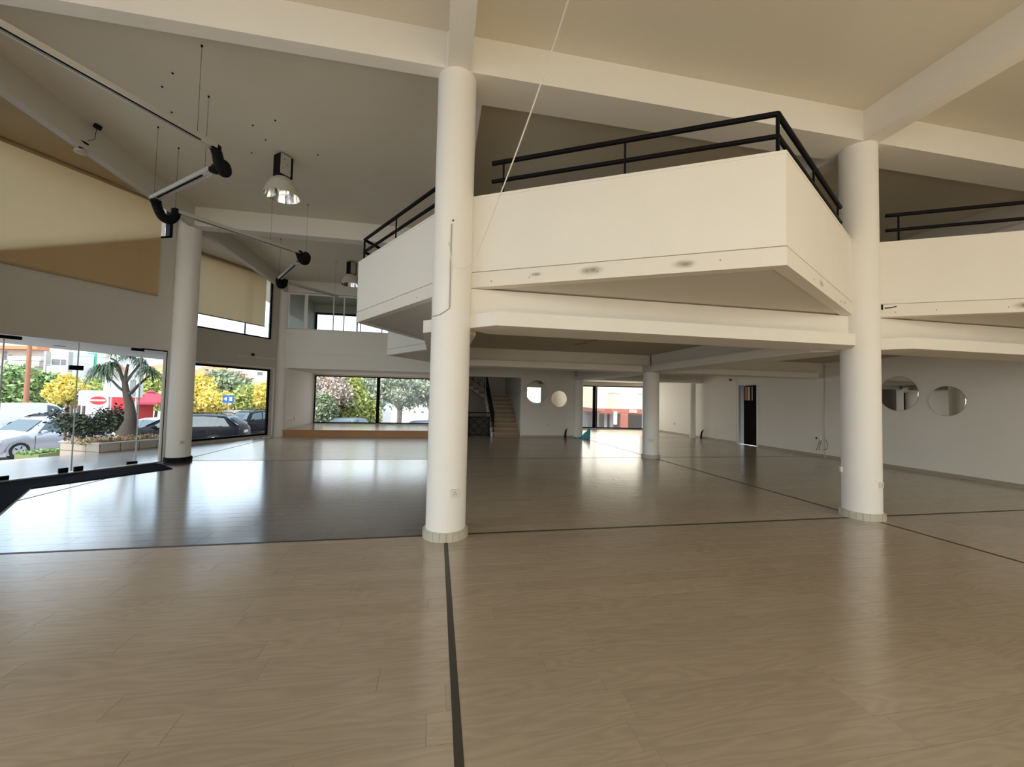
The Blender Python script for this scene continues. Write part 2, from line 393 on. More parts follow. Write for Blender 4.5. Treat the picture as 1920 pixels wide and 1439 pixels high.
def window(name, a, b, s0, s1, z0, z1, off=.05, fw_=.05, dep=.06, mull=(), label=None, fm=BLK, panes=True):
    A, d, n, L = frame_ab(a, b); zz = Vector((0, 0, 1)); mb = MB()
    def bx(sa, sb, za, zb):
        c = A + d * (sa + sb) / 2 + n * off + zz * (za + zb) / 2
        mb.obox(c, d, n, zz, (sb - sa) / 2, dep / 2, (zb - za) / 2)
    bx(s0, s1, z0, z0 + fw_); bx(s0, s1, z1 - fw_, z1); bx(s0, s0 + fw_, z0 + fw_, z1 - fw_); bx(s1 - fw_, s1, z0 + fw_, z1 - fw_)
    for (c, wd) in mull: bx(c - wd / 2, c + wd / 2, z0 + fw_, z1 - fw_)
    o = struct(name, mb, fm, label)
    if panes:
        ed = [s0 + fw_] + [v for c, wd in mull for v in (c - wd / 2, c + wd / 2)] + [s1 - fw_]
        for i in range(0, len(ed), 2):
            p = MB(); c = A + d * (ed[i] + ed[i + 1]) / 2 + n * off + zz * (z0 + z1) / 2
            p.obox(c, d, n, zz, (ed[i + 1] - ed[i]) / 2, .004, (z1 - z0) / 2 - fw_); p.build('pane', GLASS, o)
    return o
# right wall with the dark doorway
wall('wall_right', (XR, 21.2), (XR, -6.8), 0, ZC, .25, [(21.2 - 13.70, 21.2 - 12.80, 0, 2.30)], PLW, 'long white wall on the right')
# glazed front behind the viewpoint
fa, fb = (XR, -6.7), (-5.8, -6.7)
wall('wall_front', fa, fb, 0, ZC, .2, [(.6, 5.4, .1, 5.3), (6.2, 11.2, .1, 5.3), (12.0, 17.0, .1, 5.3)], PL)
for i, (s0, s1) in enumerate(((.6, 5.4), (6.2, 11.2), (12.0, 17.0))):
    window('window_%d' % (10 + i), fa, fb, s0, s1, .1, 5.3, off=.1, mull=(((s0 + s1) / 2, .06),))
# left side triangular bays
E_, AP3, D_ = (-5.88, 16.02), (-7.36, 13.25), (-5.9, 10.5)
AP2 = (-7.62, 7.55); D2 = (-5.98, 10.42); C2 = (-5.8, 4.7)
L3 = math.dist(AP3, E_)
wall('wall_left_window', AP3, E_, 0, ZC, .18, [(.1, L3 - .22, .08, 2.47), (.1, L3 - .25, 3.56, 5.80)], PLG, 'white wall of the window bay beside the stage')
window('window_1', AP3, E_, .1, L3 - .22, .08, 2.47, off=.09, fw_=.07, label='large street window between the entrance column and the stage')
window('window_2', AP3, E_, .1, L3 - .25, 3.56, 5.80, off=.09, fw_=.06, mull=((1.9, .012),), label='upper window of the bay beside the stage')
L3b = math.dist(D_, AP3)
wall('wall_left_return', D_, AP3, 0, ZC, .18, [(.3, L3b - .1, .08, 2.47), (.3, L3b - .1, 3.56, 5.8)], PLG)
window('window_3', D_, AP3, .3, L3b - .1, .08, 2.47, off=.09, fw_=.06)
window('window_4', D_, AP3, .3, L3b - .1, 3.56, 5.8, off=.09, fw_=.06)
# entrance bay: glass below, wall with a sloping sill above
A, d, n, L = frame_ab(AP2, D2)
def zs(x, y):
    s = (Vector((x, y, 0)) - A).dot(d); return 3.60 + (s / L) * 1.62
def pr4(s0, s1, th): return [(q.x, q.y) for q in (A + d * s0, A + d * s1, A + d * s1 + n * th, A + d * s0 + n * th)]
struct('wall_left_entrance', MB().prism(pr4(-.12, L, .18), 2.52, zs).prism(pr4(L - .14, L, .18), 0, 2.52), PLG, 'plain wall band above the glass entrance')
def entry_upper():
    mb = MB(); zz = Vector((0, 0, 1))
    for (s0, s1, lo, hi) in ((L - .25, L - .19, 5.0, ZC),):
        mb.prism(pr4(s0, s1, .16), zs, ZC)
    mb.prism(pr4(0, L - .19, .12), lambda x, y: zs(x, y), lambda x, y: zs(x, y) + .05)
    o = struct('window_5', mb, BLK, 'upper window over the entrance, mostly behind a cream blind')
    p = MB().prism([(q.x, q.y) for q in (A + d * 0 + n * .06, A + d * (L - .3) + n * .06, A + d * (L - .3) + n * .07, A + n * .07)], lambda x, y: zs(x, y) + .05, ZC); p.build('pane', GLASS, o)
    struct('wall_left_pier', MB().prism(pr4(L - .19, L, .18), zs, ZC), PLG)
entry_upper()
L2b = math.dist(C2, AP2)
wall('wall_left_front', C2, AP2, 0, ZC, .18, [(.2, L2b - .1, .06, 2.5), (.2, L2b - .1, 3.5, 5.8)], PLG)
window('window_6', C2, AP2, .2, L2b - .1, .06, 2.5, off=.09, mull=((1.6, .03),))
window('window_7', C2, AP2, .2, L2b - .1, 3.5, 5.8, off=.09)
AP1 = (-7.4, 1.85); B1 = (-5.8, -1.0)
wall('wall_left_bay', AP1, C2, 0, ZC, .18, [(.1, 3.0, .06, 2.5), (.1, 3.0, 3.4, 5.8)], PLG)
window('window_8', AP1, C2, .1, 3.0, .06, 2.5, off=.09)
wall('wall_left_bay_return', B1, AP1, 0, ZC, .18, [(.2, 3.1, .06, 2.5), (.2, 3.1, 3.4, 5.8)], PLG)
window('window_9', B1, AP1, .2, 3.1, .06, 2.5, off=.09)
wall('wall_left_end', (-5.8, -6.8), B1, 0, ZC, .18, [(.5, 5.2, .1, 5.3)], PLG)

# entrance: frameless glass leaves with patch fittings
A0, d0, n0, L0 = frame_ab(AP2, D2)
def sof(x, y): return (Vector((x, y, 0)) - A0).dot(d0)
s_m0, s_m1, s_m2, s_fr = sof(-7.22, 8.18), sof(-6.76, 9.0), sof(-6.28, 9.88), sof(-6.06, 10.3)
zz = Vector((0, 0, 1))
def gpanel(sa, sb, z0, z1, name, label, door=True):
    t = thing(name, label, 'glass door' if door else 'glass panel')
    c = A0 + d0 * (sa + sb) / 2 + n0 * .06 + zz * (z0 + z1) / 2
    MB().obox(c, d0, n0, zz, (sb - sa) / 2 - .004, .006, (z1 - z0) / 2).build('glass_leaf', GLASS, t)
    e = MB()
    for q in (sa + .005, sb - .005):
        c = A0 + d0 * q + n0 * .06 + zz * (z0 + z1) / 2; e.obox(c, d0, n0, zz, .004, .007, (z1 - z0) / 2)
    e.build('polished_edge', mat('glass_edge', (.75, .82, .80), .2), t) if not bpy.data.materials.get('glass_edge') else e.build('polished_edge', bpy.data.materials['glass_edge'], t)
    return t
def patch(t, s, z, hw, hh, name='patch_fitting'):
    MB().obox(A0 + d0 * s + n0 * .06 + zz * z, d0, n0, zz, hw, .02, hh).build(name, BLK, t, bevel=.003)
g1 = gpanel(s_m1, s_m2, .03, 2.50, 'glass_door', 'frameless glass door leaf nearer the entrance column')
patch(g1, s_m2 - .07, 2.48, .11, .03); patch(g1, s_m2 - .06, .05, .09, .03); patch(g1, s_m1 + .10, .06, .065, .045)
g2 = gpanel(s_m0, s_m1, .03, 2.50, 'glass_door', 'frameless glass door leaf at the left edge, dark lock plate high on it')
patch(g2, s_m0 + .07, 2.47, .13, .03); patch(g2, s_m0 + .07, .05, .09, .035); patch(g2, s_m1 - .11, .06, .065, .045)
patch(g2, s_m1 - .02, 2.01, .10, .045, 'lock_plate')
g3 = gpanel(s_m2, s_fr, .03, 2.50, 'glass_panel', 'narrow fixed glass panel between door and entrance column', False)
fr = MB(); fr.obox(A0 + d0 * (s_fr + .01) + n0 * .06 + zz * 1.26, d0, n0, zz, .015, .02, 1.26)
fr.obox(A0 + d0 * (s_m2 + s_fr) / 2 + n0 * .06 + zz * 2.51, d0, n0, zz, (s_fr - s_m2) / 2, .02, .015); fr.build('black_channel', BLK, g3)
MB().obox(A0 + d0 * (s_fr - .03) + n0 * .06 + zz * 1.25, d0, n0, zz, .013, .012, 1.24).build('white_jamb', WHT, g3)
g4 = gpanel(.02, s_m0, .03, 2.50, 'glass_panel', 'fixed glass panel at the outer corner of the entrance', False)
tag(MB().prism(pr4(-.1, L, .12), -.02, .012).build('threshold', ALU), 'thin metal threshold under the glass doors', 'threshold')
EDGM = mat('edging_metal', (.30, .28, .25), .5, .3)
# entrance mat with a kinked front edge
tag(MB().prism([(-5.30, 9.33), (-5.86, 9.92), (-6.05, 10.05), (-7.44, 7.62), (-5.9, 4.95), (-4.75, 5.15), (-6.30, 7.64)], 0.002, .012).build('entrance_mat', MATT),
    'dark floor mat with pointed corner inside the glass entrance', 'mat')
tag(MB().prism([(-6.315, 7.63), (-6.30, 7.645), (-4.74, 5.16), (-4.755, 5.15)], .002, .010).build('mat_edging', EDGM), 'thin metal edging along the front of the dark mat', 'edging')

# ------------------------------------------------------------------ roller blinds
def blind(a, b, s0, s1, ztop, zbot, off, label, tube=True, hemv=True):
    A, d, n, L = frame_ab(a, b)
    t = thing('roller_blind', label, 'blind')
    zb = zbot if callable(zbot) else (lambda s: zbot)
    mb = MB(); N = 14
    pts = []
    for i in range(N + 1):
        s = s0 + (s1 - s0) * i / N; wv = .004 * math.sin(i * 1.7)
        pts.append((A + d * s - n * (off + wv), s))
    b0 = 0
    for p, s in pts: mb.v += [(p.x, p.y, zb(s)), (p.x, p.y, ztop)]
    for i in range(N): mb.f.append([2 * i, 2 * i + 2, 2 * i + 3, 2 * i + 1])
    mb.build('fabric', BLIND, t)
    p0, p1 = A + d * s0 - n * off, A + d * s1 - n * off
    if tube: MB().tube([p0 + zz * (ztop - .02), p1 + zz * (ztop - .02)], .035, 12).build('roller', HEM, t, smooth=True)
    MB().bar(p0 + zz * zb(s0), p1 + zz * zb(s1), .022, .035).build('hem_bar', HEM, t)
    return t
blind(AP3, E_, .12, L3 - .62, 5.85, 3.98, .06, 'cream roller blind on the upper window beside the stage')
blind(AP2, D2, .05, math.dist(AP2, D2) - .45, 5.79, 3.72, .07, 'large cream roller blind above the glass entrance')
sb = MB()
for (a, b, s0, s1, z, off) in ((AP3, E_, .1, L3 - .5, 5.5, .075), (AP2, D2, .05, L - .36, 5.32, .085)):
    pass
# thin sheet under the bay ceiling, brown light painted into its colour
struct('trim_1', MB().prism([(AP2[0] - .1, AP2[1]), (-5.74, 10.40), (-5.74, 4.7)], 5.80, 5.859), mat('bay_soffit_brown_lit', (.50, .38, .22), .9, var=.05), 'soffit over the entrance bay, brown light painted in')

# ------------------------------------------------------------------ mezzanine: slab, beams, balconies
AX = 3.2; AY = 3.13
P_mid = (AX, AY)
slab = MB().prism([(.14, 4.75), (XR, 4.75), (XR, 16.1), (.14, 16.1)], 2.90, 3.08)
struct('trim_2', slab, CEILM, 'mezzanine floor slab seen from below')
def prow(a, ap, b, th, label, rail_label, first=True):
    """balcony: parapet from a over apex ap to b (inside lies on the left of a->ap->b)"""
    t = thing('balcony', label, 'balcony')
    a, ap, b = Vector(a), Vector(ap), Vector(b)
    d1 = (ap - a).normalized(); d2 = (b - ap).normalized(); n1 = Vector((-d1.y, d1.x)); n2 = Vector((-d2.y, d2.x))
    def off(k):
        h = (n1 + n2); h = h / (1 + n1.dot(n2)); return [a + n1 * k, ap + h * k, b + n2 * k]
    def band(k0, k1, z0, z1):
        o, i = off(k0), off(k1); m = MB()
        m.prism([tuple(o[0]), tuple(o[1]), tuple(i[1]), tuple(i[0])], z0, z1).prism([tuple(o[1]), tuple(o[2]), tuple(i[2]), tuple(i[1])], z0, z1); return m
    band(0, th, 3.10, PAR - .03).build('parapet', PL, t)
    band(-.006, th + .01, PAR - .03, PAR).build('coping', PL, t)
    band(.02, th, 3.088, 3.10).build('shadow_groove', PLG, t)
    band(-.004, th, 2.91, 3.088).build('edge_band', BANDM, t)
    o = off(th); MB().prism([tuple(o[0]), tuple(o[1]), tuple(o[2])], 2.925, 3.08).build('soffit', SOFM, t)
    # anchor holes left in the band
    for (p, q, nn, ks) in ((a, ap, n1, (.10, .24, .47, .83)), (ap, b, n2, (.30, .72))):
        for k in ks:
            c = p + (q - p) * k; dd = Vector((nn.x, nn.y, 0)); c3 = Vector((c.x, c.y, 2.985 + .02 * math.sin(k * 40))) - dd * .004
            MB().tube([c3, c3 - dd * .004], .006, 8).build('anchor_hole', HOLE, t)
    # railing
    r = thing('railing', rail_label, 'railing')
    q = off(.08); e0 = q[0] + (q[1] - q[0]) * .085; e1 = q[2] + (q[1] - q[2]) * .12
    for z, rr in ((PAR + .42, .027), (PAR + .195, .024)):
        MB().tube([(e0.x, e0.y, z), (q[1].x, q[1].y, z)], rr, 12).tube([(q[1].x, q[1].y, z), (e1.x, e1.y, z)], rr, 12).build('rail', BLK, r, smooth=True)
    def post(p, wd=.012):
        MB().tube([(p.x, p.y, PAR - .02), (p.x, p.y, PAR + .42)], wd, 8).build('post', BLK, r, smooth=True)
    L1 = (q[1] - q[0]).length
    for s in (.13, .56): post(q[0] + (q[1] - q[0]) * s)
    post(q[1], .017)
    for s in (.42, .83): post(q[1] + (q[2] - q[1]) * s)
    return t, r
def band_mat():
    m = mat('edge_band_stained', (.82, .78, .70), .85, bump=.35, scale=90)
    t = m.node_tree; p = t.nodes['Principled BSDF']; g = t.nodes.new('ShaderNodeNewGeometry')
    spots = [((1.62, 4.02, 3.005), .17), ((2.42, 3.56, 2.995), .15), ((1.05, 4.28, 3.01), .09), ((4.35, 3.72, 3.0), .14), ((5.45, 4.36, 3.0), .09), ((7.75, 3.90, 3.0), .17)]
    acc = None
    for (c, r) in spots:
        v = t.nodes.new('ShaderNodeVectorMath'); v.operation = 'SUBTRACT'; v.inputs[1].default_value = c; t.links.new(g.outputs['Position'], v.inputs[0])
        s = t.nodes.new('ShaderNodeVectorMath'); s.operation = 'MULTIPLY'; s.inputs[1].default_value = (1 / r, 1 / r, 2.6 / r); t.links.new(v.outputs[0], s.inputs[0])
        l = t.nodes.new('ShaderNodeVectorMath'); l.operation = 'LENGTH'; t.links.new(s.outputs[0], l.inputs[0])
        q = t.nodes.new('ShaderNodeMapRange'); q.inputs[1].default_value = 1; q.inputs[2].default_value = 0; q.inputs[3].default_value = 0; q.inputs[4].default_value = .95
        q.interpolation_type = 'SMOOTHSTEP'; t.links.new(l.outputs['Value'], q.inputs[0])
        if acc is None: acc = q.outputs[0]
        else:
            a = t.nodes.new('ShaderNodeMath'); a.operation = 'ADD'; t.links.new(acc, a.inputs[0]); t.links.new(q.outputs[0], a.inputs[1]); acc = a.outputs[0]
    n = t.nodes.new('ShaderNodeTexNoise'); n.inputs['Scale'].default_value = 9; n.inputs['Detail'].default_value = 5; t.links.new(g.outputs['Position'], n.inputs['Vector'])
    k = t.nodes.new('ShaderNodeMath'); k.operation = 'MULTIPLY'; t.links.new(acc, k.inputs[0]); t.links.new(n.outputs['Fac'], k.inputs[1])
    k2 = t.nodes.new('ShaderNodeMath'); k2.operation = 'MULTIPLY'; k2.inputs[1].default_value = 1.9; k2.use_clamp = True; t.links.new(k.outputs[0], k2.inputs[0])
    mx = t.nodes.new('ShaderNodeMix'); mx.data_type = 'RGBA'; mx.inputs[6].default_value = (.80, .75, .66, 1); mx.inputs[7].default_value = (.22, .17, .12, 1)
    t.links.new(k2.outputs[0], mx.inputs[0]); t.links.new(mx.outputs[2], p.inputs['Base Color']); return m
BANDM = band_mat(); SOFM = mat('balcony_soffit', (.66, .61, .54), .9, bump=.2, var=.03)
prow((.30, 4.72), P_mid, (5.98, 4.72), .12, 'large white pointed balcony between the two nearest columns', 'black metal railing on the large middle balcony')
prow((6.22, 4.72), (9.14, AY), (XR, 4.60), .12, 'white pointed balcony at the right edge of the view', 'black metal railing on the balcony at the right edge')
prow((.14, 10.3), (-1.47, 7.5), (.14, 4.86), .12, 'white pointed balcony left of the nearest column', 'black metal railing on the balcony left of the nearest column')
# second left balcony, no railing seen
def prow_small():
    t = thing('balcony', 'small pale pointed balcony end beyond the left balcony', 'balcony')
    a, ap, b = Vector((.14, 16.0)), Vector((-1.62, 13.25)), Vector((.14, 10.48))
    d1 = (ap - a).normalized(); d2 = (b - ap).normalized(); n1 = Vector((-d1.y, d1.x)); n2 = Vector((-d2.y, d2.x)); h = (n1 + n2) / (1 + n1.dot(n2))
    for nm, z0, z1, k in (('parapet', 3.10, PAR, 0), ('edge_band', 2.91, 3.09, -.004)):
        o = [a + n1 * k, ap + h * k, b + n2 * k]; i = [a + n1 * .12, ap + h * .12, b + n2 * .12]
        MB().prism([tuple(o[0]), tuple(o[1]), tuple(i[1]), tuple(i[0])], z0, z1).prism([tuple(o[1]), tuple(o[2]), tuple(i[2]), tuple(i[1])], z0, z1).build(nm, PL, t)
    MB().prism([tuple(a), tuple(ap + h * .05), tuple(b)], 2.925, 3.08).build('soffit', SOFM, t)
prow_small()
# flanged beams under the mezzanine: hexagonal lower plate plus core
def hexa(x0, x1, yc, hw, ch=.33, g=.16):
    return [(x0 + g, yc), (x0 + g + ch, yc - hw), (x1 - g - ch, yc - hw), (x1 - g, yc), (x1 - g - ch, yc + hw), (x0 + g + ch, yc + hw)]
FZ0, FZ1 = 2.42, 2.58
def flange(x0, x1, y0, y1, label, m=PL):
    mb = MB()
    if y0 == y1:
        mb.prism(hexa(x0, x1, y0, .32), FZ0, FZ1).box(x0, y0 - (.0 if y0 == 4.70 else .14), FZ1, x1, y0 + .16, 2.905)
    else:
        mb.prism([(x, y) for y, x in hexa(y0, y1, x0, .34)], FZ0, FZ1).box(x0 - .14, y0, FZ1, x0 + .14, y1, 2.905)
    return struct('beam', mb, m, label)
YC = 10.38
struct('beam', MB().box(5.74, 10.06, FZ0, 6.38, 10.70, FZ1).box(5.92, 10.2, FZ1, 6.2, 10.54, 2.9), PL, 'beam crossing resting on the short middle column')
struct('beam', MB().box(5.66, 15.75, FZ0, 6.30, 16.10, FZ1), PL, 'beam crossing on the column by the rear room')
flange(GX[1], GX[2], 4.70, 4.70, 'stepped beam below the large middle balcony')
flange(GX[2], 11.9, 4.70, 4.70, 'stepped beam below the right balcony')
flange(GX[1], GX[2], YC, YC, 'stepped beam left of the short column'); flange(GX[2], 11.9, YC, YC, 'stepped beam right of the short column')
flange(GX[1], GX[1], 4.70, YC, 'stepped beam behind the nearest column'); flange(GX[2], GX[2], 4.70, YC, 'stepped beam between the right column and the short column')
flange(GX[1], GX[1], YC, 16.0, 'stepped beam near the stage'); flange(GX[2], GX[2], YC, 16.05, 'stepped beam from the short column to the rear')
struct('beam', MB().box(5.9, 15.95, 2.46, 11.75, 16.25, 2.9).box(6.1, 15.75, 2.46, 11.6, 15.95, 2.60), PL, 'stepped beam before the rear room')
# dark smudges on the low ceiling
MB().bar((3.14, 8.80, 2.899), (3.34, 8.54, 2.899), .07, .002).bar((3.19, 8.34, 2.899), (3.36, 8.0, 2.899), .05, .002).build('smudge', mat('brown_stain', (.12, .09, .06), .9), bpy.data.objects['trim_2'])

# far parapet over the stage front, upper floor there
struct('wall_back_parapet', MB().box(-5.62, 15.98, 3.12, .14, 16.12, PAR).box(-5.62, 16.0, 2.56, .14, 16.12, 3.10).box(-5.62, 16.01, 3.10, .14, 16.12, 3.12), PL, 'pale parapet band above the stage opening')
struct('trim_3', MB().box(-5.9, 16.13, 2.56, .2, 21.3, 3.08).box(3.5, 16.31, 2.60, 12.0, 21.3, 3.08).box(.2, 20.2, 2.7, 3.5, 21.3, 3.08), PLG, 'slab over the stage and rear rooms')
struct('trim_4', MB().box(-5.62, 15.96, PAR, .14, 16.14, PAR + .03), PLG)
# glazed partition on the upper floor, window behind
def partition():
    t = thing('glass_partition', 'pale framed glass partition on the upper floor above the stage', 'partition')
    f = MB(); y = 16.12
    f.box(-5.62, y - .03, 5.36, .1, y + .03, 5.42); f.box(-5.62, y - .03, 4.04, -5.56, y + .03, 5.36)
    f.build('frame', WHT, t)
    for x in (-4.98, -4.0, -3.62, -3.0, -2.2, -1.45, -.7):
        MB().box(x - (.06 if x == -4.98 else .018), y - .02, 4.04, x + (.06 if x == -4.98 else .018), y + .02, 5.36).build('mullion', WHT, t)
    MB().box(-5.58, y - .004, 4.06, .1, y + .004, 5.36).build('pane', GLASS, t)
partition()
wall('wall_upper_back', (12.0, 20.2), (-5.9, 20.2), 3.08, ZC, .2, [(17.9 - 4.9 - .75, 17.9 - .1, 4.05, 5.5)], PL)
wu = window('window_13', (12.0, 20.2), (-5.9, 20.2), 12.25, 17.8, 4.05, 5.5, off=.08, fw_=.09, mull=((14.2, .05), (15.9, .05)), label='dark framed window on the upper floor behind the partition')
wall('wall_upper_side', (-5.8, 16.1), (-5.8, 20.3), 3.08, ZC, .2, [], PL)

# ------------------------------------------------------------------ stage room
YS = 20.0
struct('trim_5', MB().box(-5.62, 16.12, 0, .14, YS, .215), OAKR, 'stage platform')
bs = MB(); vv = []
for i in range(20):
    y = 16.10 + i * .195
    MB()
vis_b = None
for i in range(20):
    y = 16.09 + i * .196
    o = MB().box(-5.62, y, .215, .14, y + .193, .24).build('stage_board', STAGEW)
    o['label'] = 'stage board'; o.parent = bpy.data.objects['trim_5']; del o['label']
struct('trim_6', MB().box(-5.62, 16.075, .0, .13, 16.11, .20).box(-5.62, 16.06, .205, .13, 16.12, .245), OAKR, 'warm wooden riser and nosing along the stage front')
wall('wall_stage_left', (-5.66, 16.1), (-5.66, YS + .2), 0, 2.6, .2, [], PL, 'short white wall at the left of the stage')
struct('baseboard_stage', MB().box(-5.665, 16.2, .24, -5.645, YS, .33), PL)
wall('wall_stage_back', (.3, YS), (-5.7, YS), 0, 2.6, .2, [(.35, 6.0 - .05, .25, 2.49)], PL, 'wall with the wide window behind the stage')
window('window_14', (.3, YS), (-5.7, YS), .35, 5.95, .25, 2.49, off=.06, fw_=.05, mull=((3.09, .15),), label='wide window behind the stage with a thick dark mullion')
wall('wall_stage_right', (.14, YS), (.14, 16.1), 0, 2.6, -.12, [], PL)

# ------------------------------------------------------------------ back wall, stairwell
wall('wall_back', (5.78, 16.1), (.14, 16.1), 0, 2.91, -.2 + .0, [(5.78 - 3.44, 5.78 - .5, 0, 2.47)], PL, 'white back wall with the stair opening and two round mirrors') if False else None
struct('wall_back', MB().box(3.44, 16.1, 0, 5.78, 16.3, 2.91).box(.26, 16.1, 2.47, 3.44, 16.3, 2.91).box(.14, 16.1, 0, .5, 16.3, 2.47), PL, 'white back wall with the stair opening and two round mirrors')
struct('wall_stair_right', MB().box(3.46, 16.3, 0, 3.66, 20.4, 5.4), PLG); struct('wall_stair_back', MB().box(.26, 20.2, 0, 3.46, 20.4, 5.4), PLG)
struct('baseboard_back', MB().box(3.46, 16.082, 0, 5.75, 16.1, .075), BASEB, 'thin tile baseboard along the back wall')
def stairs():
    t = thing('staircase', 'stone staircase rising from the dark opening in the back wall', 'staircase')
    rs, tr, y0 = .178, .285, 16.14
    for i in range(10):
        z = i * rs; y = y0 + i * tr
        rb = MB().box(2.30, y, z, 3.45, y + .30, z + rs - .03).build('riser', RISER_SHADE, t)
        MB().box(2.27, y - .025, z + rs - .03, 3.455, y + tr + .01, z + rs).build('tread', STONE, t)
    MB().box(2.27, y0 + 10 * tr, 10 * rs - .15, 3.45, 20.2, 10 * rs).build('landing', STONE, t)
    # side stringer pieces
    s = MB()
    for i in range(10): s.box(2.22, y0 + i * tr, max(0, i * rs - .12), 2.29, y0 + (i + 1) * tr, (i + 1) * rs + .02)
    s.build('stringer', PLG, t)
    # skirting steps at the wall
    for i in range(10):
        MB().box(3.435, y0 + i * tr + .05, (i + 1) * rs, 3.46, y0 + (i + 1) * tr + .05, (i + 1) * rs + .09).build('wall_skirting', TILE, t)
    # second flight going left from the landing
    for i in range(6):
        x1 = 2.27 - i * .28; z = 10 * rs + i * rs
        MB().box(x1 - .30, 19.0, z, x1, 20.15, z + rs - .03).build('riser', RISER_SHADE, t)
        MB().box(x1 - .30, 18.97, z + rs - .03, x1 + .02, 20.15, z + rs).build('tread', STONE, t)
    sl = MB(); sl.v = [(2.3, 19.02, 10 * rs - .25), (2.3, 20.15, 10 * rs - .25), (2.3, 20.15, 10 * rs), (2.3, 19.02, 10 * rs), (.5, 19.02, 16.2 * rs - .1), (.5, 20.15, 16.2 * rs - .1), (.5, 20.15, 16.4 * rs), (.5, 19.02, 16.4 * rs)]
    sl.f = [(0, 1, 2, 3), (7, 6, 5, 4), (0, 4, 5, 1), (1, 5, 6, 2), (2, 6, 7, 3), (3, 7, 4, 0)]; sl.build('soffit', PLG, t)
    r = thing('stair_railing', 'black metal railing climbing the left side of the stone stairs', 'railing')
    x = 2.33
    def P(s, h): return (x, y0 + s * tr * 10, s * 10 * rs + h)
    MB().tube([P(0, .9), P(1, .98)], .025, 8).build('handrail', BLK, r)
    MB().tube([P(0, .15), P(1, .28)], .012, 6).build('lower_rail', BLK, r)
    MB().tube([P(0, .72), P(1, .82)], .012, 6).build('middle_rail', BLK, r)
    for k in range(11):
        s = k / 10; MB().tube([P(s, .12 if k else 0), P(s, .95)], .012, 6).build('baluster', BLK, r)
        if k < 10: MB().tube([P(s, .2), P(s + .1, .78)], .009, 6).tube([P(s, .78), P(s + .1, .3)], .009, 6).build('cross_bar', BLK, r)
    r = thing('stair_railing', 'black crossed bar railing on the upper flight of the dark stairwell', 'railing')
    def Q(s, h): return (2.25 - s * 1.7, 18.96, 10 * rs + .18 + s * 1.08 + h)
    MB().tube([Q(0, .9), Q(1, .9)], .022, 8).build('handrail', BLK, r); MB().tube([Q(0, .12), Q(1, .12)], .012, 6).build('lower_rail', BLK, r)
    for k in range(6):
        MB().tube([Q(k / 6, 0), Q(k / 6, .9)], .011, 6).build('baluster', BLK, r)
        MB().tube([Q(k / 6, .12), Q((k + 1) / 6, .85)], .009, 6).tube([Q(k / 6, .85), Q((k + 1) / 6, .12)], .009, 6).build('cross_bar', BLK, r)
    g = thing('lattice_gate', 'low black lattice gate left of the stairs', 'gate')
    y = 16.35; xa, xb = 1.05, 2.20
    f = MB(); f.tube([(xa, y, .98), (xb, y, .98)], .022, 8); f.tube([(xa, y, .80), (xb, y, .80)], .014, 6); f.tube([(xa, y, .06), (xb, y, .06)], .014, 6)
    for q in (xa, 1.34, xb - .06): f.tube([(q, y, .0), (q, y, .98)], .016, 6)
    f.build('frame', BLK, g)
    lo, hi = 1.34, xb - .06; w3 = (hi - lo) / 2
    for k in range(2):
        for z in (.06, .43):
            x0 = lo + k * w3
            MB().tube([(x0, y, z), (x0 + w3, y, z + .37)], .010, 6).tube([(x0, y, z + .37), (x0 + w3, y, z)], .010, 6).build('lattice_bar', BLK, g)
    MB().box(xa, 16.42, 0, xb, 16.45, .8).build('shade_panel', mat('panel_shadow', (.05, .045, .035), .8), g)  # dark sheet behind the lattice, stairwell shade put into its colour
stairs()

# round mirrors
def disc(c, nrm, r, label, group=None):
    nrm = Vector(nrm); t = thing('round_mirror', label, 'mirror', c)
    q = nrm.to_track_quat('Z', 'Y')
    o = MB().lathe((0, 0, 0), [(r, 0), (r, .010), (r - .005, .014)], 72, True).build('mirror_disc', MIR, t)
    o.rotation_mode = 'QUATERNION'; o.rotation_quaternion = q
    return t
disc((4.115, 16.098, 1.90), (0, -1, 0), .475, 'larger round mirror on the back wall beside the stair opening')
disc((5.09, 16.098, 1.62), (0, -1, 0), .345, 'smaller round mirror on the back wall near the white column')
disc((XR - .002, 8.19, 1.935), (-1, 0, 0), .445, 'larger round mirror on the right wall, partly behind the right column')
disc((XR - .002, 7.20, 1.755), (-1, 0, 0), .35, 'smaller round mirror on the right wall')

# rear room
BW = [(5.9, 21.25), (8.87, 21.1), (XR, 20.28)]
rl = math.dist(BW[0], BW[1]); rl2 = math.dist(BW[1], BW[2])
wall('wall_rear_left', BW[1], BW[0], 0, 2.6, -.15, [(.0, rl - .6, .02, 2.42)], PL)
wall('wall_rear_right', BW[2], BW[1], 0, 2.6, -.15, [(.25, rl2, .02, 2.42)], PL)
window('window_15', BW[1], BW[0], 0, rl - .6, .02, 2.42, off=-.08, fw_=.06, mull=((.10, .16), (1.0, .05)), label='glass door bay at the rear left of the thick mullion')
window('window_16', BW[2], BW[1], .25, rl2, .02, 2.42, off=-.08, fw_=.06, label='wide rear window facing the neighbouring house')
struct('wall_rear_side', MB().box(5.72, 16.3, 0, 5.9, 21.4, 2.6), PL)
struct('baseboard_right', MB().box(XR - .018, -6.7, 0, XR, 12.78, .075).box(XR - .018, 13.75, 0, XR, 20.2, .075), BASEB, 'thin tile baseboard along the right wall')
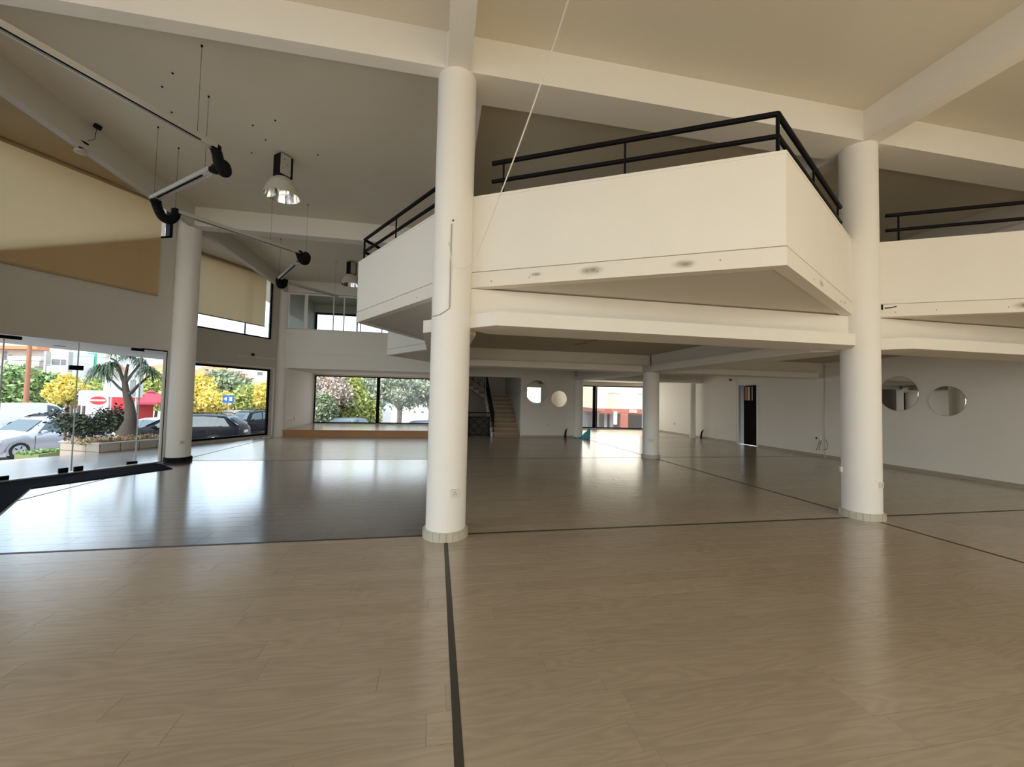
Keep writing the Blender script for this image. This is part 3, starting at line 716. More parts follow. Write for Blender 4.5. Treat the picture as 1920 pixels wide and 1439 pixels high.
# doorway on the right wall
dr = MB().box(XR - .02, 13.70, 0, XR + .26, 13.76, 2.36).box(XR - .02, 12.74, 0, XR + .26, 12.80, 2.36).box(XR - .02, 12.80, 2.30, XR + .26, 13.70, 2.36)
door = struct('door_1', dr, WHT, 'open doorway in the right wall leading to a dark room')
MB().box(XR + .1, 12.82, .01, XR + .14, 13.55, 2.28).build('door_leaf', mat('dark_door', (.006, .005, .004), .8, spec=.1), door)
for k, (ya, yb, cc) in enumerate(((13.36, 13.50, (.30, .10, .03)), (13.24, 13.34, (.55, .42, .30)), (13.10, 13.15, (.40, .32, .24)))):
    MB().box(XR + .09, ya, 1.72, XR + .10, yb, 2.24).build('door_light', mat('door_light_%d' % k, cc, .4), door)
struct('wall_dark_room', MB().box(XR + .9, 12.2, 0, XR + 1.0, 14.4, 2.6).box(XR + .25, 12.2, 2.5, XR + 1, 14.4, 2.6), HOLE)

# ------------------------------------------------------------------ hanging lamps
def lamp(x, y, z1, label, rz):
    t = thing('high_bay_lamp', label, 'lamp', (x, y, 0), rz)
    MB().box(-.12, -.10, z1 - .40, .12, .10, z1 - .02).build('gear_housing', BLKR, t, bevel=.006)
    c_ = MB().box(-.115, -.112, z1 - .39, .07, -.10, z1 - .03).build('gear_cover', ALU, t, bevel=.003)
    for dx, dz in ((-.05, .12), (0, .2), (-.07, .28), (.04, .30)): MB().tube([(dx, -.116, z1 - dz), (dx, -.112, z1 - dz)], .008, 6).build('screw', BLKR, c_)
    MB().tube([(0, 0, z1 - .03), (0, 0, z1)], .06, 16).build('mounting_plate', ALU, t)
    zt = z1 - .40
    pr_ = [(.085, 0), (.13, -.02), (.19, -.08), (.235, -.16), (.265, -.24), (.285, -.31), (.293, -.335)]
    MB().lathe((0, 0, zt), [(0.001, .01)] + pr_, 48).build('bell_shade', LAMPB, t, smooth=True)
    MB().lathe((0, 0, zt), [(0.001, -.012)] + [(r - .006, z - .004) for r, z in pr_], 48).build('reflector', STEEL, t, smooth=True)
    MB().lathe((0, 0, zt), [(.285, -.328), (.297, -.332), (.297, -.342), (.285, -.342)], 48).build('rim', ALU, t, smooth=True)
    MB().lathe((0, 0, zt), [(.001, -.2), (.035, -.18), (.04, -.1), (.02, -.02)], 16).build('bulb', WHT, t, smooth=True)
lamp(-2.82, 7.58, ZC, 'bell shaped ceiling lamp nearer the camera, left of the nearest column', .9)
lamp(-2.80, 13.25, ZC, 'bell shaped ceiling lamp half hidden behind the left balcony', .9)

# ------------------------------------------------------------------ suspended zigzag cable duct
ZD = 4.74
segs = [((-5.2, 1.9), (-2.87, 5.56)), ((-3.21, 6.16), (-4.66, 7.34)), ((-4.55, 7.78), (-3.09, 9.40)), ((-3.34, 10.08), (-4.36, 11.76)), ((-4.20, 12.10), (-3.20, 13.32))]
labels = ['long pale light track running to the upper left corner of the view', 'short pale light track between the first two black elbows', 'pale light track from the second to the third black elbow',
          'short pale light track before the stage', 'last pale light track ending above the partition']
for (p, q), lb in zip(segs, labels):
    t = thing('light_track', lb, 'light track')
    a = Vector((*p, ZD)); b = Vector((*q, ZD)); dd = (b - a).normalized(); sd = Vector((-dd.y, dd.x, 0))
    m = MB(); m.obox((a + b) / 2 + zz * .025, dd, sd, zz, (b - a).length / 2, .045, .006)
    for k in (-1, 1): m.obox((a + b) / 2 + sd * .04 * k, dd, sd, zz, (b - a).length / 2, .006, .03)
    m.build('channel', ALU, t)
    MB().obox((a + b) / 2 + dd * .05 - zz * .015, dd, sd, zz, (b - a).length / 2 - .22, .010, .008).build('slot', BLKR, t)
    MB().obox((a + b) / 2 - zz * .004, dd, sd, zz, (b - a).length / 2 - .03, .034, .006).build('diffuser', WHT, t)
def elbow(pts, r, label):
    t = thing('cable_elbow', label, 'cable duct')
    P = [Vector(p) for p in pts]; out = []
    N = 56
    for i in range(N + 1):
        u = i / N * (len(P) - 1); k = min(int(u), len(P) - 2); f = u - k
        p0, p1, p2, p3 = P[max(k - 1, 0)], P[k], P[k + 1], P[min(k + 2, len(P) - 1)]
        out.append(.5 * ((2 * p1) + (p2 - p0) * f + (2 * p0 - 5 * p1 + 4 * p2 - p3) * f * f + (3 * p1 - p0 - 3 * p2 + p3) * f ** 3))
    MB().tube(out, [r * (1 if i % 2 else .86) for i in range(N + 1)], 12).build('corrugated_hose', BLKR, t)
    for p in (out[0], out[-1]): MB().lathe(tuple(p), [(r * .7, -.03), (r * 1.05, -.02), (r * 1.05, .02), (r * .7, .03)], 12, True).build('end_cap', BLKR, t)
elbow([px(403, 276, 5.08), px(408, 292, 5.12), px(411, 308, 5.2), px(418, 322, 5.32), px(424, 322, 5.42), px(422, 311, 5.5), px(414, 308, 5.55), px(402, 320, 5.58)], .066, 'black corrugated elbow joining the long track to the next')
elbow([px(292, 378, 6.46), px(297, 393, 6.5), px(305, 407, 6.6), px(317, 413, 6.72), px(327, 407, 6.85), px(331, 396, 6.95)], .072, 'black corrugated elbow hanging before the entrance column')
elbow([px(560, 473, 8.78), px(563, 482, 8.82), px(568, 490, 8.95), px(574, 490, 9.1), px(576, 482, 9.25), px(573, 478, 9.35)], .078, 'black corrugated elbow in front of the stage bay')
elbow([px(524, 524, 10.85), px(523, 531, 10.9), px(526, 536, 11.0), px(532, 534, 11.15), px(534, 526, 11.25)], .085, 'small black corrugated elbow near the stage window')
for i, (x, y, zb) in enumerate(((-2.96, 5.34, 4.77), (-3.35, 6.26, 4.77), (-4.54, 7.18, 4.77), (-4.56, 7.73, 4.77), (-3.53, 9.0, 4.77), (-2.97, 9.44, 4.77), (-3.27, 13.23, 4.76), (-4.35, 11.74, 4.76))):
    t = thing('suspension_wire', 'thin steel wire ' + ('with the longest drop, highest in the view, at the first elbow', 'second highest in the view, just right of the first elbow', 'left of a pair above the second elbow', 'right of a pair above the second elbow', 'below the nearer bell lamp', 'just right of the nearer bell lamp', 'at the end of the last track above the partition', 'at the far end of the short track before the stage')[i], 'wire', group='wires holding the light tracks')
    MB().tube([(x, y, zb), (x, y, ZC)], .0022, 5).build('wire', DKG, t); MB().tube([(x, y, ZC - .02), (x, y, ZC)], .012, 8).build('ceiling_anchor', DKG, t)
for i, (x, y) in enumerate(((-3.9, 6.2), (-4.1, 6.75), (-3.0, 6.8), (-2.6, 6.6), (-3.35, 7.6), (-2.95, 7.15), (-2.2, 7.4), (-3.6, 5.9))):
    tag(MB().tube([(x, y, ZC - .012), (x, y, ZC)], .012, 6).build('ceiling_plug', DKG), 'tiny dark plug left in the high ceiling', 'plug', 'dark plugs left in the high ceiling')
# small spotlight dangling by the left beam
def spot():
    t = thing('spotlight', 'small black spotlight hanging by a wire from the left roof beam', 'lamp', (-5.50, 7.35, 0))
    MB().tube([(0, 0, 5.80), (.02, 0, 5.86)], .05, 12).build('ceiling_rose', BLKR, t)
    MB().tube([(0, 0, 5.80), (-.02, .0, 5.62), (-.10, -.03, 5.56), (-.12, -.05, 5.50)], .004, 5).build('wire', BLKR, t)
    MB().lathe((-.14, -.08, 5.40), [(.09, .10), (.03, .08), (.02, .0)], 16, True).build('bracket', BLKR, t)
    MB().lathe((-.14, -.08, 5.34), [(.02, .06), (.07, .03), (.075, -.01), (.04, -.015)], 16, True).build('lamp_head', ALU, t)
spot()

# ------------------------------------------------------------------ loose cable across the view, conduit on the nearest column
cp = [(.62, 1.9, 4.30), (.56, 2.25, 4.12)]
def spline(P, n=12):
    P = [Vector(p) for p in P]; o = []
    for k in range(len(P) - 1):
        p0, p1, p2, p3 = P[max(k - 1, 0)], P[k], P[k + 1], P[min(k + 2, len(P) - 1)]
        for i in range(n):
            f = i / n; o.append(.5 * ((2 * p1) + (p2 - p0) * f + (2 * p0 - 5 * p1 + 4 * p2 - p3) * f * f + (3 * p1 - p0 - 3 * p2 + p3) * f ** 3))
    o.append(P[-1]); return o
CABM = mat('cable_white', (.78, .74, .66), .5)
cb = thing('hanging_cable', 'thin white cable hanging diagonally from the ceiling to the nearest column', 'cable')
CP = [px(1084, -60, 2.35), px(1066, 0, 2.55), px(1030, 110, 2.95), px(985, 240, 3.35), px(940, 360, 3.75), px(905, 450, 4.05), px(880, 497, 4.2), px(862, 503, 4.22), px(850, 498, 4.24), px(845, 480, 4.27), px(843, 462, 4.27)]
sp = spline(CP); MB().tube(sp, [.0065 if i < 50 else .0055 for i in range(len(sp))], 8).build('cable_sheath', CABM, cb, smooth=True)
MB().tube([sp[-1], sp[-1] + Vector((-.012, 0, .05))], .003, 6).build('copper_end', mat('green_wire', (.1, .4, .15), .5), cb)
CONDM = mat('conduit_grey', (.42, .39, .33), .6)
cd = thing('cable_conduit', 'thin white conduit running down the nearest column', 'conduit')
def onA(x, y):
    # point on the surface of the nearest column seen at that pixel row/column
    o = Vector((0, 0, 1.6)); v = px(x, y, 1) - o; c = Vector((.14, 4.70)); a = v.x ** 2 + v.y ** 2; b = -2 * (v.x * c.x + v.y * c.y); q = c.length_squared - (RC + .006) ** 2
    disc_ = max(b * b - 4 * a * q, 0); t = (-b - math.sqrt(disc_)) / (2 * a); return o + v * t
MB().tube([onA(847, 420), onA(845.5, 460), onA(844.5, 520), onA(843, 577)], .008, 6).build('conduit_run', CONDM, cd)
MB().tube([onA(x, y) for x, y in ((843, 578), (835, 584), (825, 590), (815, 593), (808, 595))], .006, 6).build('cable_tail', CONDM, cd)
MB().tube([onA(849, 413), onA(850.5, 414)], .012, 8).build('cable_outlet', HOLE, cd)
def socket(c, nrm, label, wd=.085, two=False, m=SOCK):
    nrm = Vector(nrm).normalized(); t = thing('socket', label, 'socket', c)
    sx = Vector((-nrm.y, nrm.x, 0)); W = wd * (1.7 if two else 1)
    MB().obox(nrm * .012, sx, nrm, zz, W / 2, .014, wd / 2).build('plate', m, t, bevel=.003)
    for cx in ((-.35 * wd, .35 * wd) if two else (0,)):
        h = MB()
        for dx, dz in ((0, .014), (-.012, -.008), (.012, -.008)): h.obox(nrm * .027 + sx * (cx + dx) + zz * dz, sx, nrm, zz, .0035, .001, .005)
        h.build('pin_slot', HOLE, t)
na = (onA(852, 925) - Vector((.14, 4.70, 0))); na.z = 0
socket(tuple(onA(852, 925)), na, 'white wall socket low on the nearest column', .085)
def on_col(cx, cy_, r, ang, z): return (cx + r * math.cos(ang), cy_ + r * math.sin(ang), z)
for (cx, cy_, r, an, z, lb) in ((6.08, 4.72, .222, math.radians(-58 + -75), .0, None),):
    pass
v = Vector((-6.08, -4.72)).normalized(); pa = math.atan2(v.y, v.x)
for da, z, lb in ((-1.28, .66, 'white switch plate on the left edge of the right column'), (1.05, .50, 'white switch plate on the right edge of the right column')):
    a_ = pa + da; socket(on_col(6.08, 4.72, .222, a_, z), (math.cos(a_), math.sin(a_), 0), lb, .08)
v = Vector((-6.03, -10.38)).normalized(); a_ = math.atan2(v.y, v.x) + .05
socket(on_col(6.03, 10.38, .215, a_, .50), (math.cos(a_), math.sin(a_), 0), 'double socket on the short middle column', .09, True)
v = Vector((5.82, -10.42)).normalized(); a_ = math.atan2(v.y, v.x) + .25
socket(on_col(-5.82, 10.42, .222, a_, .44), (math.cos(a_), math.sin(a_), 0), 'grey socket low on the entrance column', .08, m=PLG)
socket((4.62, 16.1, .52), (0, -1, 0), 'square socket on the back wall below the mirrors', .09)
socket((XR, 18.0, .50), (-1, 0, 0), 'small socket on the bright wall of the rear room', .09)
# items along the right wall
t = thing('wall_camera', 'small security camera high on the right wall left of the doorway', 'camera')
MB().tube([(XR - .02, 13.80, 2.50), (XR - .10, 13.95, 2.52)], .012, 6).build('bracket', WHT, t)
MB().lathe((XR - .13, 14.0, 2.53), [(.02, -.05), (.055, -.02), (.055, .03), (.03, .055)], 16, True).build('camera_head', mat('grey_plastic', (.10, .10, .10), .4), t, smooth=True)
MB().box(XR - .02, 13.785, .02, XR - .001, 13.81, 2.5).build('cable_duct', WHT, t)
t = thing('wall_pipe', 'thin pale pipe rising on the right wall beside a loose socket', 'pipe')
MB().tube([(XR - .03, 10.15, 0), (XR - .03, 10.15, 2.85)], .014, 8).build('pipe', mat('pipe_grey', (.55, .52, .48), .5), t)
t = thing('loose_socket', 'dangling socket and cables at the foot of the right wall', 'socket')
MB().box(XR - .05, 10.28, .50, XR, 10.44, .62).build('plate', WHT, t, bevel=.004); MB().box(XR - .056, 10.38, .53, XR - .05, 10.43, .59).build('dark_insert', HOLE, t)
for k, P in enumerate(([(XR - .04, 10.3, .5), (XR - .06, 10.36, .3), (XR - .05, 10.42, .16)], [(XR - .04, 10.25, .5), (XR - .07, 10.28, .32), (XR - .05, 10.33, .2)], [(XR - .06, 10.1, .55), (XR - .09, 10.02, .42), (XR - .07, 10.06, .26), (XR - .06, 10.2, .22)])):
    MB().tube(spline(P, 6), .006, 6).build('loose_wire', BLKR, t)
def ext(loc, lb, col=BLKR):
    t = thing('pipe_stub', lb, 'pipe', loc)
    MB().tube([(0, 0, 0), (0, 0, .16), (.01, -.02, .26), (.02, -.05, .34)], [.045, .04, .035, .025], 10).build('stub', col, t, smooth=True)
    MB().tube([(.02, -.05, .33), (.05, -.09, .37)], .018, 8).build('nozzle', col, t)
ext((5.36, 15.98, 0), 'small black pipe stub at the foot of the back wall'); ext((11.60, 15.75, 0), 'small black pipe stub at the foot of the far right wall')
t = thing('wall_pipe', 'short thin pipe at the foot of the right wall beyond the doorway', 'pipe'); MB().tube([(XR - .02, 14.98, 0), (XR - .02, 14.98, .5)], .014, 8).build('pipe', WHT, t)
# blue cloth draped at the column foot
def cloth():
    mb = MB(); N, Mm = 14, 8; P0 = Vector((5.55, 15.68, .015)); 
    prof = ((0, 0), (.02, .55), (.06, .92), (.12, 1.0), (.18, .8), (.22, .35), (.24, 0))
    N = 26; K = len(prof)
    for i in range(N + 1):
        u = i / N; x = 5.60 + .72 * u; h = .035 + .40 * max(0, (u - .42) / .5) ** 1.3 * (1 if u < .93 else .75); h = min(h, .43) + .02 * math.sin(u * 21)
        for k, (dy, f) in enumerate(prof): mb.v.append((x + .015 * math.sin(k * 2 + u * 17), 15.56 + dy + .02 * math.sin(u * 14), max(h * f, .004)))
    for i in range(N):
        for k in range(K - 1): a = i * K + k; mb.f.append([a, a + K, a + K + 1, a + 1])
    mb.f.append(list(range(K))); mb.f.append([N * K + k for k in range(K)][::-1])
    o = mb.build('blue_cloth', SHIRT, smooth=True); pass
    tag(o, 'turquoise cloth piled against the column left of the rear window', 'cloth')
cloth()
# camera stub and fixing on the right column / right balcony beam
t = thing('cable_stub', 'short black cable stub sticking out of the right column', 'cable')
MB().tube([(6.24, 4.50, 3.0), (6.30, 4.46, 3.0), (6.36, 4.44, 3.02)], .008, 6).build('stub', BLKR, t); MB().tube([(6.22, 4.52, 2.98), (6.22, 4.52, 3.05)], .012, 6).build('clip', BLKR, t)
# thin pipework on the left wall near the stage and stage wall sockets
t = thing('surface_conduit', 'thin white conduit running along the wall beside the stage', 'conduit')
A3, d3, n3, L_ = frame_ab(AP3, E_)
def W3(s, z, o=.012): return A3 + d3 * s - n3 * o + zz * z
MB().bar(W3(1.6, 2.85), W3(L3 - .05, 2.86), .012, .02).bar(W3(.2, 2.52), W3(L3 - .12, 2.52), .015, .03).bar(W3(L3 - .12, .05), W3(L3 - .12, 2.52), .015, .05).build('conduit_run', WHT, t)
MB().bar(W3(2.1, 2.93, .03), W3(2.18, 2.93, .03), .05, .08).build('junction_box', BLKR, t)
t = thing('surface_conduit', 'thin grey conduit and socket on the short wall left of the stage', 'conduit')
MB().tube([(-5.63, 16.2, 2.4), (-5.63, 16.2, .62)], .008, 6).tube([(-5.63, 16.2, .62), (-5.63, 17.4, .62)], .012, 6).build('conduit_run', SOCK, t)
MB().box(-5.66, 17.35, .57, -5.61, 17.55, .68).build('socket_plate', SOCK, t); MB().box(-5.66, 16.2, 1.48, -5.6, 16.35, 1.54).build('clip', SOCK, t)

# ================================================================== outside
GA = -1.38
def gz(x, y): return -1.38 - .022 * (y - 18) if y > 18 else -1.38
asphalt = mat('asphalt', (.30, .29, .28), .9, bump=.5, scale=25, var=.1)
gm = MB()
for (x0, x1) in ((-140, -40), (-40, 60), (60, 140)):
    gm.v += []
g_ = MB(); g_.v = [(-150, -60, -1.38), (120, -60, -1.38), (120, 18, -1.38), (-150, 18, -1.38), (120, 160, gz(0, 160)), (-150, 160, gz(0, 160))]
g_.f = [(0, 1, 2, 3), (3, 2, 4, 5)]; struct('ground', g_, asphalt, 'asphalt parking ground outside the building')
PAVE = mat('terrace_paving', (.60, .57, .54), .18, bump=.1, scale=4, var=.14)
terr = struct('terrace', MB().prism([(-5.9, -7), (-10.6, -7), (-10.6, 9.6), (-9.0, 11.48), (-8.45, 11.9), (-7.6, 13.2), (-5.9, 13.0)], -1.1, -.03), PAVE, 'pale polished paving outside the glass entrance')
jt = MB()
for i in range(14):
    y = -6 + i * 1.2
    if y < 9.5: jt.box(-10.6, y, -.03, -5.95, y + .008, -.028)
jt.build('paving_joint', STRIP, terr)
struct('plinth', MB().box(-7.2, 12.8, -1.2, 12.2, 21.6, -.5), PLG)
canopy = struct('canopy', MB().prism([(-6.12, 10.6), (-7.5, 13.2), (-8.5, 14.9), (-9.63, 10.77), (-10.5, 7.2), (-8.3, 4.2), (-5.9, 4.5), (-7.83, 7.55)], 2.60, 2.85), mat('canopy_soffit', (.62, .60, .58), .9), 'flat concrete canopy outside over the entrance')
MB().lathe((-8.7, 11.0, 2.595), [(.001, -.004), (.10, -.004), (.11, .012)], 24).build('canopy_light', mat('light_grille', (.18, .18, .18), .5), canopy)

# planter with stone coping and tiled faces
def planter():
    t = thing('planter', 'tiled planter with stone coping outside the glass entrance', 'planter')
    P1 = Vector((-8.383, 11.869)); P2 = Vector((-9.64, 12.41)); P3 = Vector((-7.55, 13.25)); 
    top = .205; faces = ((P2, P1, 3), (P1, P3, 4))
    P4 = P2 + (P3 - P1)
    MB().prism([tuple(P1), tuple(P3), tuple(P4), tuple(P2)], -1.1, .14).build('core', mat('grout', (.10, .09, .07), .9), t)
    tm = mat('planter_tile', (.50, .42, .33), .4, bump=.1, scale=15, var=.1)
    for (a, b, n_) in faces:
        dd = (b - a); LL = dd.length; dd = dd.normalized(); nn = Vector((dd.y, -dd.x))
        if nn.dot(a - (P1 + P4) / 2) < 0: nn = -nn
        for row in range(3):
            for k in range(n_):
                c = a + dd * (LL * (k + .5) / n_) + nn * .008; h = .2; zc = top - .1 - row * .205
                MB().obox((c.x, c.y, zc), Vector((dd.x, dd.y, 0)), Vector((nn.x, nn.y, 0)), zz, LL / n_ / 2 - .008, .008, h / 2 - .005).build('tile', tm, t)
    cap = MB(); q = [P1, P3, P4, P2]; c = sum(q, Vector((0, 0))) / 4
    for i in range(4):
        a, b = q[i], q[(i + 1) % 4]; oa, ob = a + (a - c).normalized() * .05, b + (b - c).normalized() * .05; ia, ib = a + (c - a).normalized() * .14, b + (c - b).normalized() * .14
        MB().prism([tuple(oa), tuple(ob), tuple(ib), tuple(ia)], top, top + .03).build('coping_stone', mat('coping_stone', (.55, .52, .48), .6), t)
    MB().prism([tuple(p + (c - p).normalized() * .12) for p in q], .1, .19).build('soil', mat('dry_soil', (.30, .22, .12), .95, bump=1, scale=20, var=.3), t)
    return c
pc = planter()

def tufts(name, parent, m, n, box, size, seed, up_=False):
    rg = np.random.RandomState(seed); vv = np.zeros((n, 4, 3)); x0, x1, y0, y1, z0, z1 = box
    c = np.stack([rg.uniform(x0, x1, n), rg.uniform(y0, y1, n), rg.uniform(z0, z1, n)], 1)
    return leaves(name, parent, m, c, size, rg)
def leaves(name, parent, m, c, size, rg, aspect=.5):
    n = len(c); a = rg.normal(size=(n, 3)); a /= np.linalg.norm(a, axis=1)[:, None]; b = np.cross(a, rg.normal(size=(n, 3))); b /= np.linalg.norm(b, axis=1)[:, None]
    s = (size * rg.uniform(.6, 1.3, n))[:, None]
    V = np.stack([c - a * s, c - b * s * aspect, c + a * s, c + b * s * aspect], 1).reshape(-1, 3)
    me = bpy.data.meshes.new(name); me.vertices.add(4 * n); me.vertices.foreach_set('co', V.ravel().astype(np.float32))
    me.loops.add(4 * n); me.loops.foreach_set('vertex_index', np.arange(4 * n, dtype=np.int32)); me.polygons.add(n)
    me.polygons.foreach_set('loop_start', np.arange(0, 4 * n, 4, dtype=np.int32)); me.polygons.foreach_set('loop_total', np.full(n, 4, dtype=np.int32))
    me.update(calc_edges=True); me.materials.append(m); o = bpy.data.objects.new(name, me); COL.objects.link(o)
    if parent: o.parent = parent
    return o
BARK = mat('bark', (.075, .06, .05), .9, bump=1, scale=15, var=.2); BARKL = mat('pale_bark', (.42, .36, .30), .9, bump=.6, scale=10, var=.2)
def tree(label, base, H, crown, m, n, size, seed, cat='tree', bark=BARK, squash=1., trunk=.14, name='tree', bare=False, group=None, clumps=26):
    """crown = (rx, ry, rz); base on the ground"""
    rg = np.random.RandomState(seed); t = thing(name, label, cat, base, group=group); rx, ry, rz = crown; zc = H - rz
    tr = MB(); top = Vector((rg.normal() * .1, rg.normal() * .1, max(zc - rz * .2, .5))); tr.tube([(0, 0, 0), tuple(top * .5 + Vector((.06, 0, 0))), tuple(top)], [trunk, trunk * .8, trunk * .6], 8)
    cl = []
    for k in range(clumps):
        d_ = rg.normal(size=3); d_ /= np.linalg.norm(d_); r = rg.uniform(.45, 1.0) ** .6
        c = np.array([d_[0] * rx * r, d_[1] * ry * r, zc + d_[2] * rz * r]); cl.append(c)
        if k % 3 == 0 or bare: tr.tube([tuple(top * rg.uniform(.6, 1)), tuple((Vector(c) + top) / 2 + Vector((0, 0, .05))), tuple(c)], [trunk * .35, trunk * .2, trunk * .07], 5)
        if bare:
            for _ in range(5):
                e = c + rg.normal(size=3) * np.array([rx, ry, rz]) * .28; tr.tube([tuple(c), tuple(e)], [trunk * .1, trunk * .03], 4)
    tr.build('trunk', bark, t)
    idx = rg.randint(0, len(cl), n); C = np.array(cl)[idx] + rg.normal(size=(n, 3)) * np.array([rx, ry, rz]) * .21 * squash
    C[:, 2] = np.maximum(C[:, 2], .05)
    o = leaves('foliage', t, m, C, size, rg); o['kind'] = 'stuff'
    return t
def ground_at(x, y): return gz(x, y)

G1 = leafmat('leaf_green', (.14, .26, .08), (.42, .54, .24)); G2 = leafmat('leaf_olive', (.20, .26, .13), (.50, .56, .36)); YL = leafmat('leaf_yellow', (.72, .55, .08), (.95, .84, .26))
YG = leafmat('leaf_yellow_green', (.34, .42, .10), (.74, .76, .28)); DK = leafmat('leaf_dark', (.008, .02, .008), (.035, .06, .025)); PK = leafmat('leaf_pinkish', (.50, .38, .30), (.82, .72, .62))
SL = leafmat('leaf_silver', (.30, .36, .24), (.66, .70, .55)); RDL = leafmat('leaf_russet', (.45, .15, .10), (.65, .30, .20)); DG = leafmat('leaf_strap', (.02, .05, .025), (.08, .15, .07))

# bushy shrub in the planter
def shrub():
    c = px(182, 812, 12.4); t = thing('shrub', 'dark leafy shrub growing in the planter left of the palm', 'shrub', (c.x, c.y, .18))
    rg = np.random.RandomState(4); st_ = MB(); C = []
    for k in range(26):
        e = np.array([rg.uniform(-.95, .75), rg.uniform(-.35, .35), rg.uniform(.15, .85)]); e[2] *= 1 - .35 * abs(e[0])
        st_.tube([(rg.uniform(-.15, .15), 0, 0), tuple(e * .5), tuple(e)], [.018, .012, .006], 5); C += [e + rg.normal(size=3) * .13 for _ in range(150)]
    st_.build('stems', BARK, t); o = leaves('foliage', t, DK, np.array(C), .055, rg); o['kind'] = 'stuff'
shrub()
tuf = tufts('dry_grass', None, leafmat('dry_grass_leaf', (.32, .22, .10), (.55, .42, .22)), 900, (-.9, .9, -.45, .5, 0, .10), .05, 9)
tuf.location = (pc.x, pc.y, .19); tuf.rotation_euler = (0, 0, 1.0); tag(tuf, 'dry brown grass covering the planter soil', 'grass', kind='stuff')
# ponytail palm
def palm():
    b = px(236, 822, 12.35); t = thing('ponytail_palm', 'ponytail palm with swollen trunk and drooping leaves in the planter', 'palm', (b.x, b.y, .15))
    S = 12.35 / 740
    R_, U_ = Vector((r2.x, r2.y, 0)).normalized(), zz
    def q(x, y, dep=0): return R_ * ((x - 236) * S) + U_ * ((826 - y) * S) + Vector((fw.x, fw.y, 0)) * dep
    MB().tube([q(240, 829), q(240, 815), q(243, 795), q(240, 770), q(232, 745), q(228, 725)], [.34, .25, .15, .12, .09, .07], 14).build('trunk', BARK, t, smooth=True)
    br = {'a': [(228, 728), (218, 700), (212, 684), (205, 680)], 'b': [(228, 726), (236, 712), (250, 690), (252, 672)], 'c': [(238, 748), (222, 735), (212, 722), (205, 718)], 'd': [(240, 745), (252, 728), (262, 716), (266, 710)], 'e': [(230, 730), (229, 710), (232, 690)]}
    dp = {'a': -.1, 'b': .1, 'c': -.2, 'd': .15, 'e': 0}
    for k, pts in br.items():
        MB().tube([q(x, y, dp[k] * i / 3) for i, (x, y) in enumerate(pts)], [.055, .04, .033, .03][:len(pts)], 8).build('branch', BARK, t, smooth=True)
    rg = random.Random(5)
    for k, (x, y, n_, ln) in {'a': (207, 700, 140, .62), 'b': (250, 690, 110, .50), 'c': (196, 708, 220, .74), 'd': (262, 706, 190, .62), 'e': (232, 680, 140, .50), 'f': (206, 674, 50, .36)}.items():
        mb = MB(); c = q(x, y - 6, dp.get(k, 0))
        for i in range(n_):
            az = rg.uniform(0, 2 * math.pi); el = rg.uniform(-.2, 1.35); dd = Vector((math.cos(az) * math.cos(el), math.sin(az) * math.cos(el), math.sin(el))); L_ = ln * rg.uniform(.6, 1.1)
            sd = dd.cross(zz).normalized() * .019; prev = None
            for j in range(6):
                f = j / 5; p = c + dd * L_ * f * (1 - .25 * f) - zz * L_ * .75 * f * f; wv = sd * (1 - f * .85)
                mb.v += [tuple(p - wv), tuple(p + wv)]
                if j: m_ = len(mb.v); mb.f.append([m_ - 4, m_ - 3, m_ - 1, m_ - 2])
        mb.build('leaf_rosette', DG, t)
palm()
# four rusty posts
for i, (x, y0, y1) in enumerate(((120, 745, 795), (129, 744, 795), (143, 744, 795), (152, 745, 795))):
    p = px(x + 3, 795, 13.6); z1 = px(x + 3, y0, 13.6).z
    t = thing('pipe_post', '%s of four upright brown pipes behind the shrub' % ('leftmost', 'second from left', 'third from left', 'rightmost')[i], 'post', (p.x, p.y, -1.38), group='brown upright pipes behind the shrub')
    MB().tube([(0, 0, 0), (0, 0, z1 + 1.08)], .045, 10).build('pipe', mat('brown_pipe', (.20, .13, .12), .6) if i == 0 else bpy.data.materials['brown_pipe'], t, smooth=True)
    MB().bar((-.06, 0, 1.2), (.06, 0, 1.2), .11, .03).bar((-.06, 0, 1.9), (.06, 0, 1.9), .11, .03).build('collar', ALU, t)
gr = tufts('grass_patch', None, G1, 1600, (-.32, .32, -.8, .8, 0, .08), .05, 12)
p = px(90, 850, 15.0); gr.location = (p.x, p.y, -.80); gr.rotation_euler = (0, 0, -.2); tag(gr, 'green grass patch between terrace and silver car', 'grass', kind='stuff')
struct('grass_bank', MB().prism([(p.x - .36, p.y - .8), (p.x + .36, p.y - .8), (p.x + .36, p.y + .8), (p.x - .36, p.y + .8)], -1.5, -.80), mat('bank_soil', (.25, .28, .12), .9))

